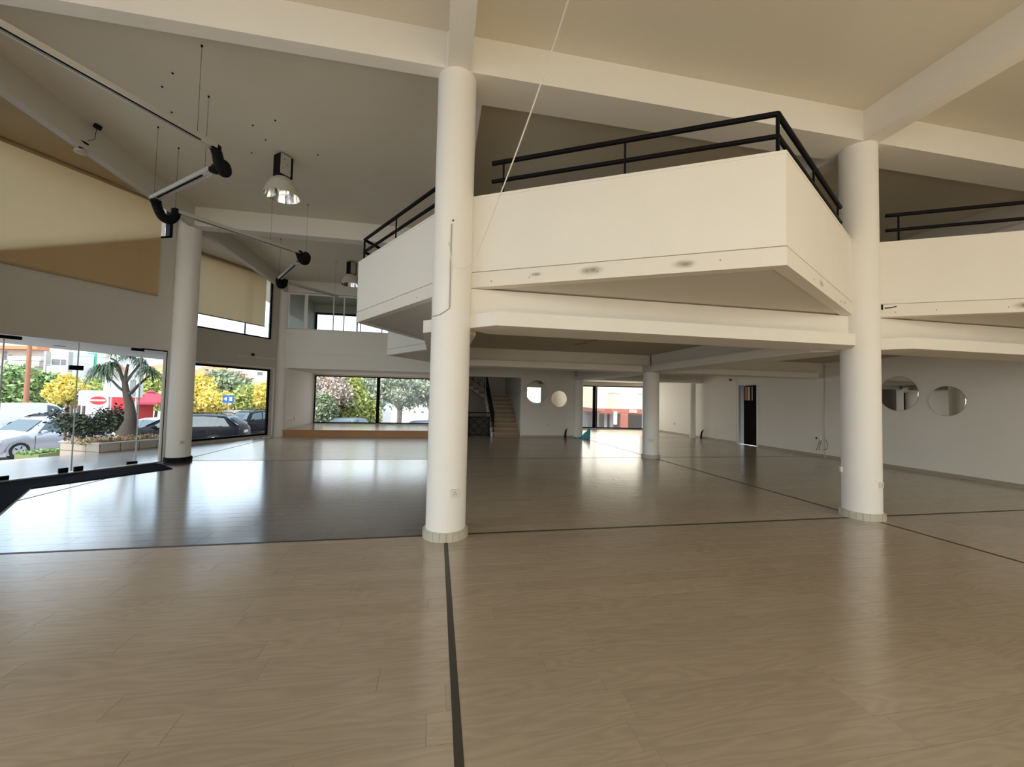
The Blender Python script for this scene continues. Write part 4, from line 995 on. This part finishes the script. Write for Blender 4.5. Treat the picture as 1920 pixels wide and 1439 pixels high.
# ------------------------------------------------------------------ vehicles
TINT = mat('car_glass', (.13, .17, .19), .1, spec=.3); TYRE = mat('tyre', (.02, .02, .02), .8); RIM = mat('rim', (.75, .75, .76), .3, .6); LIT = mat('head_lamp', (.85, .87, .9), .1); TAIL = mat('tail_lamp', (.32, .05, .05), .25)
PLATE = mat('number_plate', (.8, .78, .7), .5); PLATEY = mat('number_plate_yellow', (.8, .5, .12), .5)
def car(label, loc, rz, paint, prof, W, wheels, wr, glassq, cat='car', rails=True, name='car', plate=PLATE, mirror=True, dark_lower=False):
    """prof: stations (x, zlow, zbelt, zroof, halfbelt_scale, halfroof_scale); +x is the front"""
    t = thing(name, label, cat, loc, rz); mb = MB(); H = W / 2; rings = []
    for (x, zl, zb, zr, kb, kr) in prof:
        hb, hr = H * kb, H * kr; ring = [(0, zl), (hb * .9, zl), (hb, zl + (zb - zl) * .3), (hb * 1.0, zl + (zb - zl) * .75), (hb * .965, zb), (hr + (hb * .965 - hr) * .45, zb + (zr - zb) * .5), (hr, zr - (zr - zb) * .08), (hr * .82, zr), (0, zr + .015)]
        full = ring + [(-y, z) for y, z in ring[-2:0:-1]]; b = len(mb.v); mb.v += [(x, y, z) for y, z in full]; rings.append((b, len(full)))
    for (b0, n_), (b1, _) in zip(rings, rings[1:]):
        for k in range(n_): k2 = (k + 1) % n_; mb.f.append([b0 + k, b1 + k, b1 + k2, b0 + k2])
    mb.f.append([rings[0][0] + k for k in range(rings[0][1])]); mb.f.append([rings[-1][0] + k for k in range(rings[-1][1])][::-1])
    mb.build('body', paint, t, smooth=True)
    def surf(x, f):     # side surface half width at fraction f between belt and roof
        for a, b in zip(prof, prof[1:]):
            if min(a[0], b[0]) <= x <= max(a[0], b[0]):
                u = (x - a[0]) / (b[0] - a[0]) if b[0] != a[0] else 0; v_ = [a[i] + (b[i] - a[i]) * u for i in range(6)]
                hb, hr = H * v_[4] * .965, H * v_[5]; return hb + (hr - hb) * (f * .9 if f < .5 else .45 + (f - .5) * 1.2), v_[2] + (v_[3] - v_[2]) * f
        return H, 1
    for q in glassq['side']:
        for sgn in (-1, 1):
            g = MB(); b = 0
            pts = []
            for (x, f) in q:
                hw, z = surf(x, f); pts.append((x, sgn * (hw + .012), z))
            g.poly(pts if sgn < 0 else pts[::-1]); g.build('side_window', TINT, t)
    for nm in ('front', 'rear'):
        (x0, f0), (x1, f1) = glassq[nm]
        g = MB(); s_ = .02 if nm == 'front' else -.02
        a0, z0 = surf(x0, f0); a1, z1 = surf(x1, f1); _, zt0 = x0, 0
        zr0 = glassq[nm + 'z'][0]; zr1 = glassq[nm + 'z'][1]
        pts = [(x0 + s_, -H * .80, zr0 + .02), (x0 + s_, H * .80, zr0 + .02), (x1 + s_, H * .66, zr1 + .015), (x1 + s_, -H * .66, zr1 + .015)]
        g.poly(pts if nm == 'front' else pts[::-1]); g.build('windscreen' if nm == 'front' else 'rear_window', TINT, t)
    xs = [p_[0] for p_ in prof]; xf, xb = max(xs), min(xs)
    for x in wheels:
        for sgn in (-1, 1):
            y = sgn * (H - .10)
            wv = MB(); 
            def ringy(r, y0, y1, m, nm, par, n_=24):
                w2 = MB(); b = 0
                for yy, rr in ((y0, r * .96), (y0 + (y1 - y0) * .15, r), (y1 - (y1 - y0) * .15, r), (y1, r * .96)):
                    for k in range(n_): a = 2 * math.pi * k / n_; w2.v.append((x + rr * math.cos(a), yy, wr + rr * math.sin(a)))
                for i in range(3):
                    for k in range(n_): k2 = (k + 1) % n_; w2.f.append([i * n_ + k, i * n_ + k2, (i + 1) * n_ + k2, (i + 1) * n_ + k])
                w2.f.append(list(range(n_))); w2.f.append(list(range(3 * n_, 4 * n_))[::-1]); return w2.build(nm, m, par)
            tw = ringy(wr, y - .11, y + .11, TYRE, 'wheel', t)
            ringy(wr * .66, y + sgn * .085, y + sgn * .122, RIM, 'rim', tw)
            sp_ = MB()
            for k in range(5):
                a = 2 * math.pi * (k + .5) / 5; cpt = Vector((x + wr * .42 * math.cos(a), y + sgn * .124, wr + wr * .42 * math.sin(a))); dd = Vector((math.cos(a), 0, math.sin(a))); sd = Vector((-math.sin(a), 0, math.cos(a)))
                sp_.obox(cpt, dd, sd, Vector((0, 1, 0)), wr * .17, wr * .065, .003)
            sp_.build('rim_slot', TYRE, tw)
            ar = MB(); n_ = 20
            for k in range(n_ + 1):
                a = math.pi * k / n_; 
                for rr in (wr * 1.0, wr * 1.22): ar.v.append((x + rr * math.cos(a), sgn * (H + .006), wr + rr * math.sin(a)))
            for k in range(n_): ar.f.append([2 * k, 2 * k + 1, 2 * k + 3, 2 * k + 2])
            ar.build('wheel_arch', TYRE if dark_lower else paint, t)
            ar2 = MB(); 
            for k in range(n_ + 1):
                a = math.pi * k / n_; ar2.v.append((x + wr * 1.08 * math.cos(a), sgn * (H + .003), wr + wr * 1.08 * math.sin(a)))
            ar2.poly([ar2.v[i] for i in range(n_ + 1)]); ar2.build('arch_shadow', TYRE, t)
    MB().box(xb + .3, -H - .005, .18, xf - .4, H + .005, .34).build('sill', TYRE if dark_lower else paint, t)
    if mirror:
        for sgn in (-1, 1): MB().lathe((glassq['mir'][0], sgn * (H + .10), glassq['mir'][1]), [(.03, -.07), (.10, -.05), (.11, .03), (.06, .07)], 12, True).build('side_mirror', paint, t, smooth=True)
    for sgn in (-1, 1):
        MB().obox((xf - .16, sgn * H * .72, glassq['lamp'][0]), Vector((1, 0, 0)), Vector((0, 1, 0)), zz, .17, H * .22, .075).build('head_lamp', LIT, t, bevel=.02)
        MB().obox((xb + .13, sgn * H * .70, glassq['lamp'][1] - .04), Vector((1, 0, 0)), Vector((0, 1, 0)), zz, .10, H * .15, .07).build('tail_lamp', TAIL, t, bevel=.02)
    MB().box(xf - .03, -H * .45, .42, xf + .012, H * .45, .68).build('grille', TYRE, t); MB().box(xf, -.25, .30, xf + .025, .25, .41).build('number_plate', plate, t)
    MB().box(xb - .03, -.25, .70, xb + .01, .25, .82).build('number_plate', plate, t)
    if rails:
        zr = max(p_[3] for p_ in prof)
        for sgn in (-1, 1): MB().tube([(glassq['rail'][0], sgn * H * .62, zr + .0), (glassq['rail'][0] - .15, sgn * H * .62, zr + .06), (glassq['rail'][1] + .15, sgn * H * .62, zr + .06), (glassq['rail'][1], sgn * H * .62, zr)], .02, 6).build('roof_rail', BLK, t)
    for x in glassq['door']:
        for sgn in (-1, 1): MB().box(x - .006, sgn * H - .004, .36, x + .006, sgn * H + .006, .92).build('door_gap', TYRE, t)
    for x in glassq['door'][:-1]:
        for sgn in (-1, 1): MB().box(x + .12, sgn * H - .004, .84, x + .30, sgn * H + .03, .87).build('door_handle', paint, t)
    return t
crossover = [(-2.25, .45, .85, .9, .80, .5), (-2.2, .30, .98, 1.05, .90, .62), (-2.05, .24, 1.04, 1.38, .96, .66), (-1.7, .22, 1.06, 1.60, .99, .70), (-.8, .22, 1.05, 1.68, 1, .72), (.1, .22, 1.03, 1.67, 1, .72), (.5, .22, 1.02, 1.60, 1, .70), (1.05, .22, 1.00, 1.18, 1, .74), (1.3, .22, .99, 1.05, 1, .80), (1.85, .26, .88, .93, .97, .78), (2.15, .30, .76, .80, .90, .74), (2.28, .38, .62, .66, .78, .6)]
gq = {'side': [[(-1.95, .12), (-1.15, .08), (-1.15, .88), (-1.7, .82)], [(-1.38, .08), (-.18, .06), (-.18, .90), (-1.38, .90)], [(-.10, .06), (.86, .06), (.42, .80), (-.10, .90)]],
      'front': [(1.12, .3), (.52, .9)], 'frontz': (1.12, 1.57), 'rear': [(-2.13, .3), (-1.85, .9)], 'rearz': (1.12, 1.50), 'lamp': (.80, .98), 'mir': (.72, 1.08), 'rail': (.35, -1.6), 'door': (-1.12, -.14, .95)}
SILV = mat('silver_paint', (.62, .62, .66), .25, .5); BLKP = mat('black_paint', (.006, .008, .013), .3, 0, spec=.14); WHP = mat('white_paint', (.88, .88, .88), .3); GREYP = mat('grey_blue_paint', (.30, .36, .42), .25, .4)
right2 = Vector((r2.x, r2.y, 0)).normalized(); fwd2 = Vector((fw.x, fw.y, 0)).normalized()
def heading(a_deg):  # 0 = screen right, 90 = away from viewer
    a = math.radians(a_deg); v_ = right2 * math.cos(a) + fwd2 * math.sin(a); return math.atan2(v_.y, v_.x)
def place(xpx, depth, zg):
    p_ = px(xpx, 735, depth); return (p_.x, p_.y, zg)
# silver crossover: its front wheel stands at pixel column ~32
rz = heading(265); f_ = Vector((math.cos(rz), math.sin(rz), 0)); wp = px(32, 862, 16.5); side = Vector((-f_.y, f_.x, 0))
sgn = 1 if side.dot(-fwd2) > 0 else -1
c = Vector((wp.x, wp.y, 0)) - f_ * 1.45 - side * sgn * .83
car('silver crossover car parked outside the entrance, front window open', (c.x, c.y, -1.38), rz, SILV, crossover, 1.82, (1.45, -1.25), .345, gq)
estate = [(-2.35, .45, .80, .86, .80, .5), (-2.30, .30, .92, 1.02, .92, .60), (-2.0, .24, .98, 1.34, .97, .64), (-1.6, .22, 1.0, 1.50, .99, .68), (-.6, .22, .99, 1.55, 1, .70), (.2, .22, .98, 1.54, 1, .70), (.6, .22, .97, 1.46, 1, .68), (1.3, .22, .95, 1.04, 1, .74), (1.6, .24, .90, .96, 1, .80), (2.05, .26, .80, .84, .95, .76), (2.3, .32, .66, .70, .82, .7), (2.38, .40, .58, .62, .7, .6)]
gq2 = {'side': [[(-1.95, .15), (-1.15, .08), (-1.15, .88), (-1.65, .85)], [(-1.38, .08), (-.15, .06), (-.15, .90), (-1.38, .90)], [(-.07, .06), (1.05, .08), (.55, .82), (-.07, .90)]],
       'front': [(1.30, .3), (.62, .9)], 'frontz': (1.02, 1.44), 'rear': [(-2.20, .3), (-1.72, .9)], 'rearz': (1.08, 1.46), 'lamp': (.70, .90), 'mir': (.85, 1.02), 'rail': (.4, -1.7), 'door': (-1.12, -.11, 1.05)}
c = place(356, 18.6, -1.02); car('dark estate car with roof rails close outside the large left window', (c[0], c[1], -1.02), heading(197), BLKP, estate, 1.82, (1.42, -1.38), .335, gq2)
boxy = [(-2.35, .40, .95, 1.0, .95, .80), (-2.33, .32, 1.15, 1.85, .98, .84), (-1.0, .30, 1.15, 1.92, 1, .86), (.3, .30, 1.14, 1.90, 1, .85), (.75, .30, 1.13, 1.80, 1, .82), (1.15, .30, 1.12, 1.22, 1, .84), (1.4, .30, 1.12, 1.15, 1, .86), (2.2, .32, 1.05, 1.08, .97, .88), (2.33, .40, .92, .95, .93, .84)]
gq3 = {'side': [[(-2.2, .15), (-1.2, .12), (-1.2, .86), (-2.2, .86)], [(-1.1, .12), (-.2, .12), (-.2, .86), (-1.1, .86)], [(-.1, .12), (.95, .12), (.7, .82), (-.1, .86)]],
       'front': [(1.18, .3), (.78, .9)], 'frontz': (1.22, 1.76), 'rear': [(-2.36, .3), (-2.34, .9)], 'rearz': (1.2, 1.7), 'lamp': (.92, 1.0), 'mir': (.85, 1.2), 'rail': (.4, -2.0), 'door': (-1.15, -.15, 1.05)}
c = place(474, 33, 0); car('black boxy off-road car parked across the street behind the estate car', (c[0], c[1], gz(c[0], c[1])), heading(256), BLKP, boxy, 2.0, (1.5, -1.45), .40, gq3)
vanp = [(-2.4, .40, 1.0, 1.05, .92, .8), (-2.38, .30, 1.15, 1.85, .97, .88), (-1.0, .26, 1.15, 1.96, 1, .90), (.6, .26, 1.13, 1.95, 1, .88), (1.0, .26, 1.12, 1.80, 1, .84), (1.65, .26, 1.08, 1.20, 1, .80), (2.1, .28, .95, 1.0, .97, .78), (2.4, .34, .75, .80, .88, .7)]
gqv = {'side': [[(.35, .15), (1.45, .12), (.95, .80), (.35, .85)]], 'front': [(1.68, .3), (1.02, .9)], 'frontz': (1.20, 1.78), 'rear': [(-2.42, .3), (-2.39, .9)], 'rearz': (1.22, 1.72), 'lamp': (.80, 1.25), 'mir': (1.2, 1.2), 'rail': (.3, -1), 'door': (.3, .3)}
c = place(62, 30, 0); car('white panel van parked beyond the silver car', (c[0], c[1], gz(c[0], c[1]) + .3), heading(80), WHP, vanp, 1.95, (1.5, -1.5), .33, gqv, cat='van', name='van', rails=False, plate=PLATEY)
c = place(124, 31, 0); car('dark hatchback beyond the brown pipes', (c[0], c[1], gz(c[0], c[1])), heading(55), mat('maroon_paint', (.08, .02, .03), .25), estate, 1.8, (1.42, -1.38), .33, gq2, rails=False)
c = place(-10, 31, 0); car('dark red car at the left edge of the view behind the van', (c[0], c[1], gz(c[0], c[1])), heading(20), mat('dark_red_paint', (.12, .02, .02), .25), estate, 1.8, (1.42, -1.38), .33, gq2, rails=False)
c = place(300, 21, 0); car('pale car roof showing behind the dark estate car', (c[0], c[1], gz(c[0], c[1]) + .15), heading(180 - 20), SILV, estate, 1.8, (1.42, -1.38), .33, gq2, rails=False)
c = place(650, 25, 0); car('grey blue car facing the left pane of the stage window', (c[0], c[1], -1.42), heading(-90), GREYP, estate, 1.9, (1.42, -1.38), .33, gq2, rails=False)
c = place(793, 24, 0); car('grey blue car facing the right pane of the stage window', (c[0], c[1], -1.42), heading(-90), GREYP, estate, 1.95, (1.42, -1.38), .33, gq2, rails=False)

# ------------------------------------------------------------------ trees and hedges along the street
def T(label, xpx, depth, ytop, rpx, m, n, size, seed, hpx=None, **k):
    p_ = px(xpx, 735, depth); g = gz(p_.x, p_.y); zt = px(xpx, ytop, depth).z; H = zt - g; rx = rpx * depth / 740; rz_ = (hpx * depth / 740) if hpx else H * .38
    return tree(label, (p_.x, p_.y, g), H, (rx, rx * .8, rz_), m, n, size, seed, **k)
T('green tree at the left edge beyond the white van', 15, 42, 697, 30, G1, 6000, .30, 21, hpx=32)
T('wide green tree behind the utility pole', 72, 42, 703, 34, G1, 6500, .30, 22, hpx=30)
T('yellow flowering bush right of the green trees', 128, 41, 710, 26, YL, 5000, .22, 23, hpx=26)
T('yellow green bush behind the palm', 180, 43, 716, 28, YG, 4500, .25, 24, hpx=24)
T('yellow green tree beside the red parasol', 293, 38, 704, 24, YG, 5500, .24, 25, hpx=30)
T('bright yellow bush at the left of the large window', 366, 36, 712, 26, YL, 6000, .20, 26, hpx=30)
T('green bush in the middle of the large window', 415, 44, 703, 38, G2, 7000, .26, 27, hpx=34)
T('low yellow bush left of the blue sign', 404, 35, 736, 22, YL, 4000, .18, 28, hpx=18)
T('russet thin tree in front of the cream apartments', 452, 46, 700, 14, RDL, 900, .16, 29, hpx=24, bare=True)
T('yellow green hedge tree right in the large window', 472, 42, 727, 24, YG, 5000, .22, 30, hpx=22)
T('yellow bush near the black off-road car', 498, 41, 722, 16, YL, 3200, .20, 31, hpx=22)
T('bare pinkish tree at the left of the stage window', 606, 27, 688, 42, PK, 3600, .12, 32, hpx=44, bare=True, bark=BARKL)
T('tall yellow green conifer in the stage window', 652, 29, 706, 30, YG, 8000, .15, 33, hpx=52, clumps=40)
T('grey green olive bush low at the left of the stage window', 604, 25, 748, 28, G2, 6000, .11, 34, hpx=28)
T('yellowish bush right of the conifer', 695, 30, 752, 18, YG, 3500, .14, 35, hpx=26)
T('silvery olive tree behind the thick mullion', 700, 31, 704, 28, SL, 6500, .13, 36, hpx=30, bark=BARKL)
T('silvery olive tree in the right pane of the stage window', 748, 26, 706, 34, SL, 8500, .12, 37, hpx=27, bark=BARKL, trunk=.16)
T('silvery olive tree partly behind the nearest column', 805, 28, 702, 38, SL, 8500, .12, 38, hpx=30, bark=BARKL, trunk=.16)
T('russet bush among the olive trees', 750, 34, 718, 14, RDL, 1500, .12, 39, hpx=14)
T('distant dark tree behind the nearest column', 860, 34, 700, 40, G2, 5000, .18, 40, hpx=34)
fence = thing('garden_wall', 'low cream roadside wall behind the estate car', 'wall')
a = px(345, 778, 36); b = px(520, 776, 40)
for i in range(8):
    p0, p1 = a.lerp(b, i / 8 + .003), a.lerp(b, (i + 1) / 8 - .003)
    MB().bar((p0.x, p0.y, -.9), (p1.x, p1.y, -.9), .2, 1.6).build('wall_panel', mat('cream_wall', (.70, .66, .52), .9) if i == 0 else bpy.data.materials['cream_wall'], fence)
# blue street sign
p = px(429, 748, 31); t = thing('street_sign', 'blue and white street sign on a pole by the hedge', 'sign', (p.x, p.y, gz(p.x, p.y)), heading(0))
zc = p.z - gz(p.x, p.y)
MB().tube([(0, 0, 0), (0, 0, zc + .3)], .035, 8).build('pole', ALU, t)
MB().box(-.45, -.05, zc - .32, .0, -.02, zc + .28).build('blue_plate', mat('sign_blue', (.02, .12, .55), .5), t)
MB().box(.03, -.05, zc - .32, .42, -.02, zc + .28).build('blue_plate', bpy.data.materials['sign_blue'], t)
MB().bar((-.35, -.055, zc - .02), (-.12, -.055, zc - .02), .01, .07).build('white_arrow', WHP, t); MB().prism([(-.24, -.058), (-.1, -.058), (-.1, -.054), (-.24, -.054)], zc - .14, zc + .12).build('arrow_head', WHP, t); MB().prism([(.10, -.058), (.30, -.058), (.30, -.054), (.10, -.054)], zc - .16, zc + .14).build('white_symbol', WHP, t)
# red parasol
p = px(282, 752, 31); t = thing('red_parasol', 'dusty red market parasol beyond the planter', 'parasol', (p.x, p.y, gz(p.x, p.y)))
hz = px(282, 752, 31).z - gz(p.x, p.y); MB().tube([(0, 0, 0), (0, 0, hz + .6)], .04, 8).build('pole', WHT, t)
RF = mat('red_fabric', (.48, .06, .09), .8)
cn = MB().lathe((0, 0, hz), [(1.75, -.25), (1.72, -.08), (.9, .35), (.12, .70), (.01, .72)], 8); cn.build('canopy', RF, t); MB().lathe((0, 0, hz), [(.35, .66), (.12, .82), (.01, .85)], 8).build('vent', RF, t)
# kiosk with red oval, red body
p = px(182, 765, 29); t = thing('food_trailer', 'white trailer with a red oval emblem and a red cabin end', 'trailer', (p.x, p.y, gz(p.x, p.y)), heading(0))
z0 = .5; zt = px(182, 733, 29).z - gz(p.x, p.y)
MB().box(-1.5, 0, z0, .9, 2.2, zt).build('trailer_box', WHP, t, bevel=.12); MB().box(.95, .1, z0, 2.3, 2.1, zt - .25).build('cabin', RED, t, bevel=.1)
ov = MB().lathe((0, 0, 0), [(.62, 0), (.62, .015)], 32, True).build('red_oval', RED, t); ov.scale = (1, .5, 1); ov.rotation_euler = (math.pi / 2, 0, 0); ov.location = (.05, -.002, zt - .72)
MB().box(-.5, -.03, zt - .76, .6, -.018, zt - .64).build('white_lettering', WHP, t)
for x in (-.9, 1.6): MB().tube([(x, -.03, .35), (x, .25, .35)], .35, 16).build('wheel', TYRE, t)
MB().box(-1.4, -.04, z0, .85, -.005, z0 + .35).build('grey_skirt', ALU, t)
# tall grey advertising box
p = px(228, 700, 26); t = thing('advertising_box', 'tall grey advertising board on legs behind the palm', 'sign', (p.x, p.y, gz(p.x, p.y)), heading(0))
zb_ = px(228, 745, 26).z - gz(p.x, p.y); zt_ = px(228, 655, 26).z - gz(p.x, p.y)
MB().box(-1.15, 0, zb_, 1.15, .35, zb_ + 1.3).build('lower_panel', ALU, t); MB().box(.45, .02, zb_ + 1.3, 1.1, .3, zt_).build('upper_panel', mat('board_grey', (.55, .57, .60), .5), t)
MB().box(.62, -.02, zb_ + .05, .98, 0, zb_ + 1.15).build('dark_inset', mat('inset_grey', (.22, .24, .27), .4), t)
MB().box(-.9, -.02, zb_ + .25, .3, 0, zb_ + 1.05).build('poster', mat('poster_pale', (.72, .78, .84), .5), t)
for x in (-.9, .9): MB().tube([(x, .17, 0), (x, .17, zb_)], .06, 8).build('leg', ALU, t)
# utility pole with wires
p = px(50, 735, 36); g = gz(p.x, p.y); t = thing('utility_pole', 'rust brown utility pole with crossarm and wires', 'pole', (p.x, p.y, g), heading(0))
MB().tube([(0, 0, 0), (0, 0, 8.8)], [.20, .14], 12).build('pole', mat('rust_pole', (.42, .18, .10), .8), t, smooth=True)
MB().bar((-.7, 0, 7.9), (.9, 0, 8.05), .1).bar((0, 0, 4.7), (.9, 0, 5.1), .06).build('crossarm', bpy.data.materials['rust_pole'], t)
MB().box(-.22, -.3, 1.55, .26, -.15, 1.95).build('red_box', RED, t)
for z, e in ((6.1, 5.2), (5.6, 5.0), (6.5, 6.3)): MB().tube(spline([(-14, 2, z), (0, 0, z + .1), (9, 2, e + .3), (20, 4, e + .5)], 4), .018, 4).build('wire', mat('wire_grey', (.35, .33, .33), .6) if not bpy.data.materials.get('wire_grey') else bpy.data.materials['wire_grey'], t)

# ------------------------------------------------------------------ buildings across the street
CREAM = mat('render_cream', (.80, .74, .60), .9, var=.05); GREYW = mat('render_grey', (.50, .47, .43), .9, var=.05); WHW = mat('render_white', (.86, .85, .82), .9); ORNG = mat('roof_tile', (.72, .28, .14), .9, var=.15)
WINB = mat('window_dark', (.14, .15, .17), .1, spec=.8); CURT = mat('curtain', (.80, .78, .75), .8); NETG = mat('green_net', (.08, .60, .38), .8)
def bldg(label, x0, x1, depth, ytop, m, name='apartment_building', cat='building', deep=3, roof=None, ybase=None):
    a, b = px(x0, 735, depth), px(x1, 735, depth); L_ = (b - a); L_.z = 0; Wd = L_.length; g = gz(a.x, a.y) if ybase is None else ybase
    t = thing(name, label, cat, (a.x, a.y, g), math.atan2(L_.y, L_.x)); H = px((x0 + x1) / 2, ytop, depth).z - g; S = depth / 740
    MB().box(0, 0, 0, Wd, deep, H).build('walls', m, t)
    def X(x): return (x - x0) / (x1 - x0) * Wd
    def Z(y): return px((x0 + x1) / 2, y, depth).z - g
    def win(xa, xb, ya, yb, m_=WINB, fr_=WHW, nm='window', n_=1, dep=.06):
        za, zb = Z(yb), Z(ya); f = MB().box(X(xa), -.08, za, X(xb), .0, zb).build(nm, fr_, t); w_ = (X(xb) - X(xa)) / n_
        for i in range(n_): MB().box(X(xa) + i * w_ + .06, -.11, za + .08, X(xa) + (i + 1) * w_ - .06, -.07, zb - .08).build('pane', m_, f)
    def slab_(xa, xb, ya, yb, m_, nm='balcony', dep=1.2): return MB().box(X(xa), -dep, Z(yb), X(xb), 0, Z(ya)).build(nm, m_, t)
    if roof:
        zr = H; r_ = MB(); r_.v = [(-.4, -.5, zr), (Wd + .4, -.5, zr), (Wd + .4, deep + .3, zr), (-.4, deep + .3, zr), (Wd * .25, deep / 2, zr + roof), (Wd * .75, deep / 2, zr + roof)]
        r_.f = [(0, 1, 5, 4), (1, 2, 5), (2, 3, 4, 5), (3, 0, 4), (3, 2, 1, 0)]; r_.build('roof', ORNG, t)
    return t, win, slab_, X, Z, H, Wd
t, win, sl_, X, Z, H, Wd = bldg('beige apartment block with orange trim at the far left outside', -60, 88, 60, 645, CREAM)
sl_(-60, 88, 677, 687, GREYW); sl_(-60, 88, 650, 656, ORNG, 'orange_canopy', 1.6)
win(-30, -8, 660, 676); win(4, 10, 658, 676); win(12, 20, 664, 674); win(28, 46, 656, 668, CURT); win(58, 84, 656, 668, CURT, n_=2); win(10, 18, 692, 702); win(24, 48, 688, 708, CURT, n_=2); win(54, 84, 688, 708, CURT, n_=3)
sl_(24, 86, 668, 676, CREAM, 'balcony', .9)
t, win, sl_, X, Z, H, Wd = bldg('white bay of flats with grey side fins', 88, 132, 58.5, 660, WHW)
sl_(87, 91, 660, 716, GREYW, 'fin', .6); sl_(129, 133, 660, 716, GREYW, 'fin', .6); win(94, 128, 673, 686, n_=2); win(92, 128, 706, 717, n_=2)
sl_(92, 128, 688, 705, WHW, 'balcony_front', .5)
t, win, sl_, X, Z, H, Wd = bldg('pale cream block beside the green netting', 132, 178, 62, 657, mat('pale_yellow', (.88, .86, .68), .9)); sl_(163, 178, 662, 694, NETG, 'green_netting', .3); win(154, 162, 664, 682, CURT)
bldg('low house with orange tiled roof behind the palm', 170, 215, 66, 694, CREAM, name='house', cat='house', roof=1.0)
t, win, sl_, X, Z, H, Wd = bldg('distant white house with orange roof left of the entrance column', 262, 330, 62, 696, CREAM, name='house', cat='house', roof=1.2); win(275, 290, 700, 712, CURT)
bldg('white flat roofed block above the orange roofs', 262, 300, 84, 684, WHW, name='house', cat='house')
t, win, sl_, X, Z, H, Wd = bldg('house with a broad salmon roof in the large window', 340, 430, 60, 711, CREAM, name='house', cat='house', roof=2.0)
t, win, sl_, X, Z, H, Wd = bldg('cream apartment block at the right of the large window', 430, 500, 64, 686, CREAM)
win(440, 449, 695, 704); win(481, 492, 697, 704); win(479, 492, 721, 728); win(465, 474, 718, 727)
t, win, sl_, X, Z, H, Wd = bldg('white block at the right edge of the large window', 496, 540, 66, 688, WHW); win(500, 505, 695, 701); win(499, 505, 722, 728)
t, win, sl_, X, Z, H, Wd = bldg('low pale building behind the olive trees', 735, 830, 48, 762, CREAM, name='house', cat='house'); win(776, 782, 770, 776); win(790, 797, 770, 776)
# neighbouring house behind the rear window
BRICK = mat('brick_red', (.40, .12, .09), .8, var=.1); NCR = mat('neighbour_cream', (.90, .76, .50), .9, var=.04)
def neighbour():
    a, b = px(1112, 735, 34), px(1420, 742, 34); L_ = b - a; L_.z = 0; g = -3.4
    t = thing('neighbour_house', 'cream and brick red house seen through the rear window', 'house', (a.x, a.y, g), math.atan2(L_.y, L_.x)); S = 34 / 740; Wd = L_.length
    def X(x): return (x - 1112) * S
    def Z(y, x=1160): return px(x, y, 34).z - g
    MB().box(0, .2, Z(769), Wd, 9, Z(640)).build('upper_wall', NCR, t)
    MB().box(0, 0, Z(776), Wd, 9, Z(767)).build('brick_band', BRICK, t)
    MB().box(X(1114), 3.5, 0, Wd, 3.8, Z(776)).build('garage_back', mat('garage_back', (.33, .29, .26), .9), t)
    for xa, xb in ((1112, 1122), (1164, 1178), (1224, 1238), (1290, 1304)): MB().box(X(xa), 0, 0, X(xb), .5, Z(776)).build('pillar', BRICK, t)
    MB().box(X(1143), 1.5, 0, X(1147), 1.8, Z(776)).build('pillar', WHW, t); MB().box(X(1153), 1.5, 0, X(1159), 1.8, Z(776)).build('pillar', WHW, t)
    f = MB().box(X(1140), .1, Z(738), X(1164), .22, Z(715)).build('window', WHW, t); MB().box(X(1142), .05, Z(736), X(1162), .12, Z(716)).build('shutter', CURT, f)
    f = MB().box(X(1196), .1, Z(738), X(1220), .22, Z(715)).build('window', WHW, t); MB().box(X(1198), .05, Z(736), X(1218), .12, Z(716)).build('shutter', CURT, f)
    MB().box(X(1142), .14, Z(767), X(1164), .24, Z(740)).build('recessed_panel', mat('panel_peach', (.85, .62, .42), .9), t)
    MB().box(X(1180), -.05, Z(774), X(1194), .02, Z(768)).build('house_plate', mat('plate_pink', (.75, .40, .36), .6), t)
    MB().box(X(1150), -.3, Z(796), X(1156), -.1, Z(772)).build('hanging_sheet', WHW, t)
neighbour()
t = thing('neighbour_block', 'white block with red brown column seen beside the glass door', 'building', (0, 0, 0))
a = px(1060, 735, 44); b = px(1112, 735, 44)
o = MB(); MB().prism([(a.x, a.y), (b.x, b.y), (b.x + 2, b.y + 6), (a.x + 2, a.y + 6)], -3, 3.6).build('walls', WHW, t)
p = px(1106, 735, 42); MB().box(p.x - .45, p.y - .3, -3, p.x + .45, p.y + .3, 2.2).build('red_column', BRICK, t)
# white balustrade outside the glass door
t = thing('outdoor_balustrade', 'white balustrade outside the rear glass door', 'balustrade')
for k in range(13):
    p = px(1092 + k * 2.6, 735, 23.2); MB().tube([(p.x, p.y, -1.0), (p.x, p.y, .90)], .022, 6).build('baluster', WHW, t)
a, b = px(1088, 735, 23.2), px(1128, 735, 23.2); MB().bar((a.x, a.y, .92), (b.x, b.y, .92), .07, .05).bar((a.x, a.y, .02), (b.x, b.y, .02), .05, .04).build('rail', WHW, t)

# ------------------------------------------------------------------ groups of look-alikes
GR = {'column': 'round white columns of the hall', 'balcony': 'pointed white balconies', 'railing': 'black metal railings', 'blind': 'cream roller blinds', 'light track': 'suspended light tracks',
      'cable duct': 'black corrugated elbows', 'mirror': 'round wall mirrors', 'socket': 'wall sockets and switches', 'glass door': 'frameless glass doors', 'glass panel': 'fixed entrance glass panels',
      'car': 'cars parked outside', 'tree': 'trees and bushes along the street', 'building': 'blocks across the street', 'house': 'houses across the street', 'lamp': 'ceiling lamps'}
for o in list(bpy.data.objects):
    if o.parent is None and 'category' in o and 'group' not in o and o['category'] in GR: o['group'] = GR[o['category']]
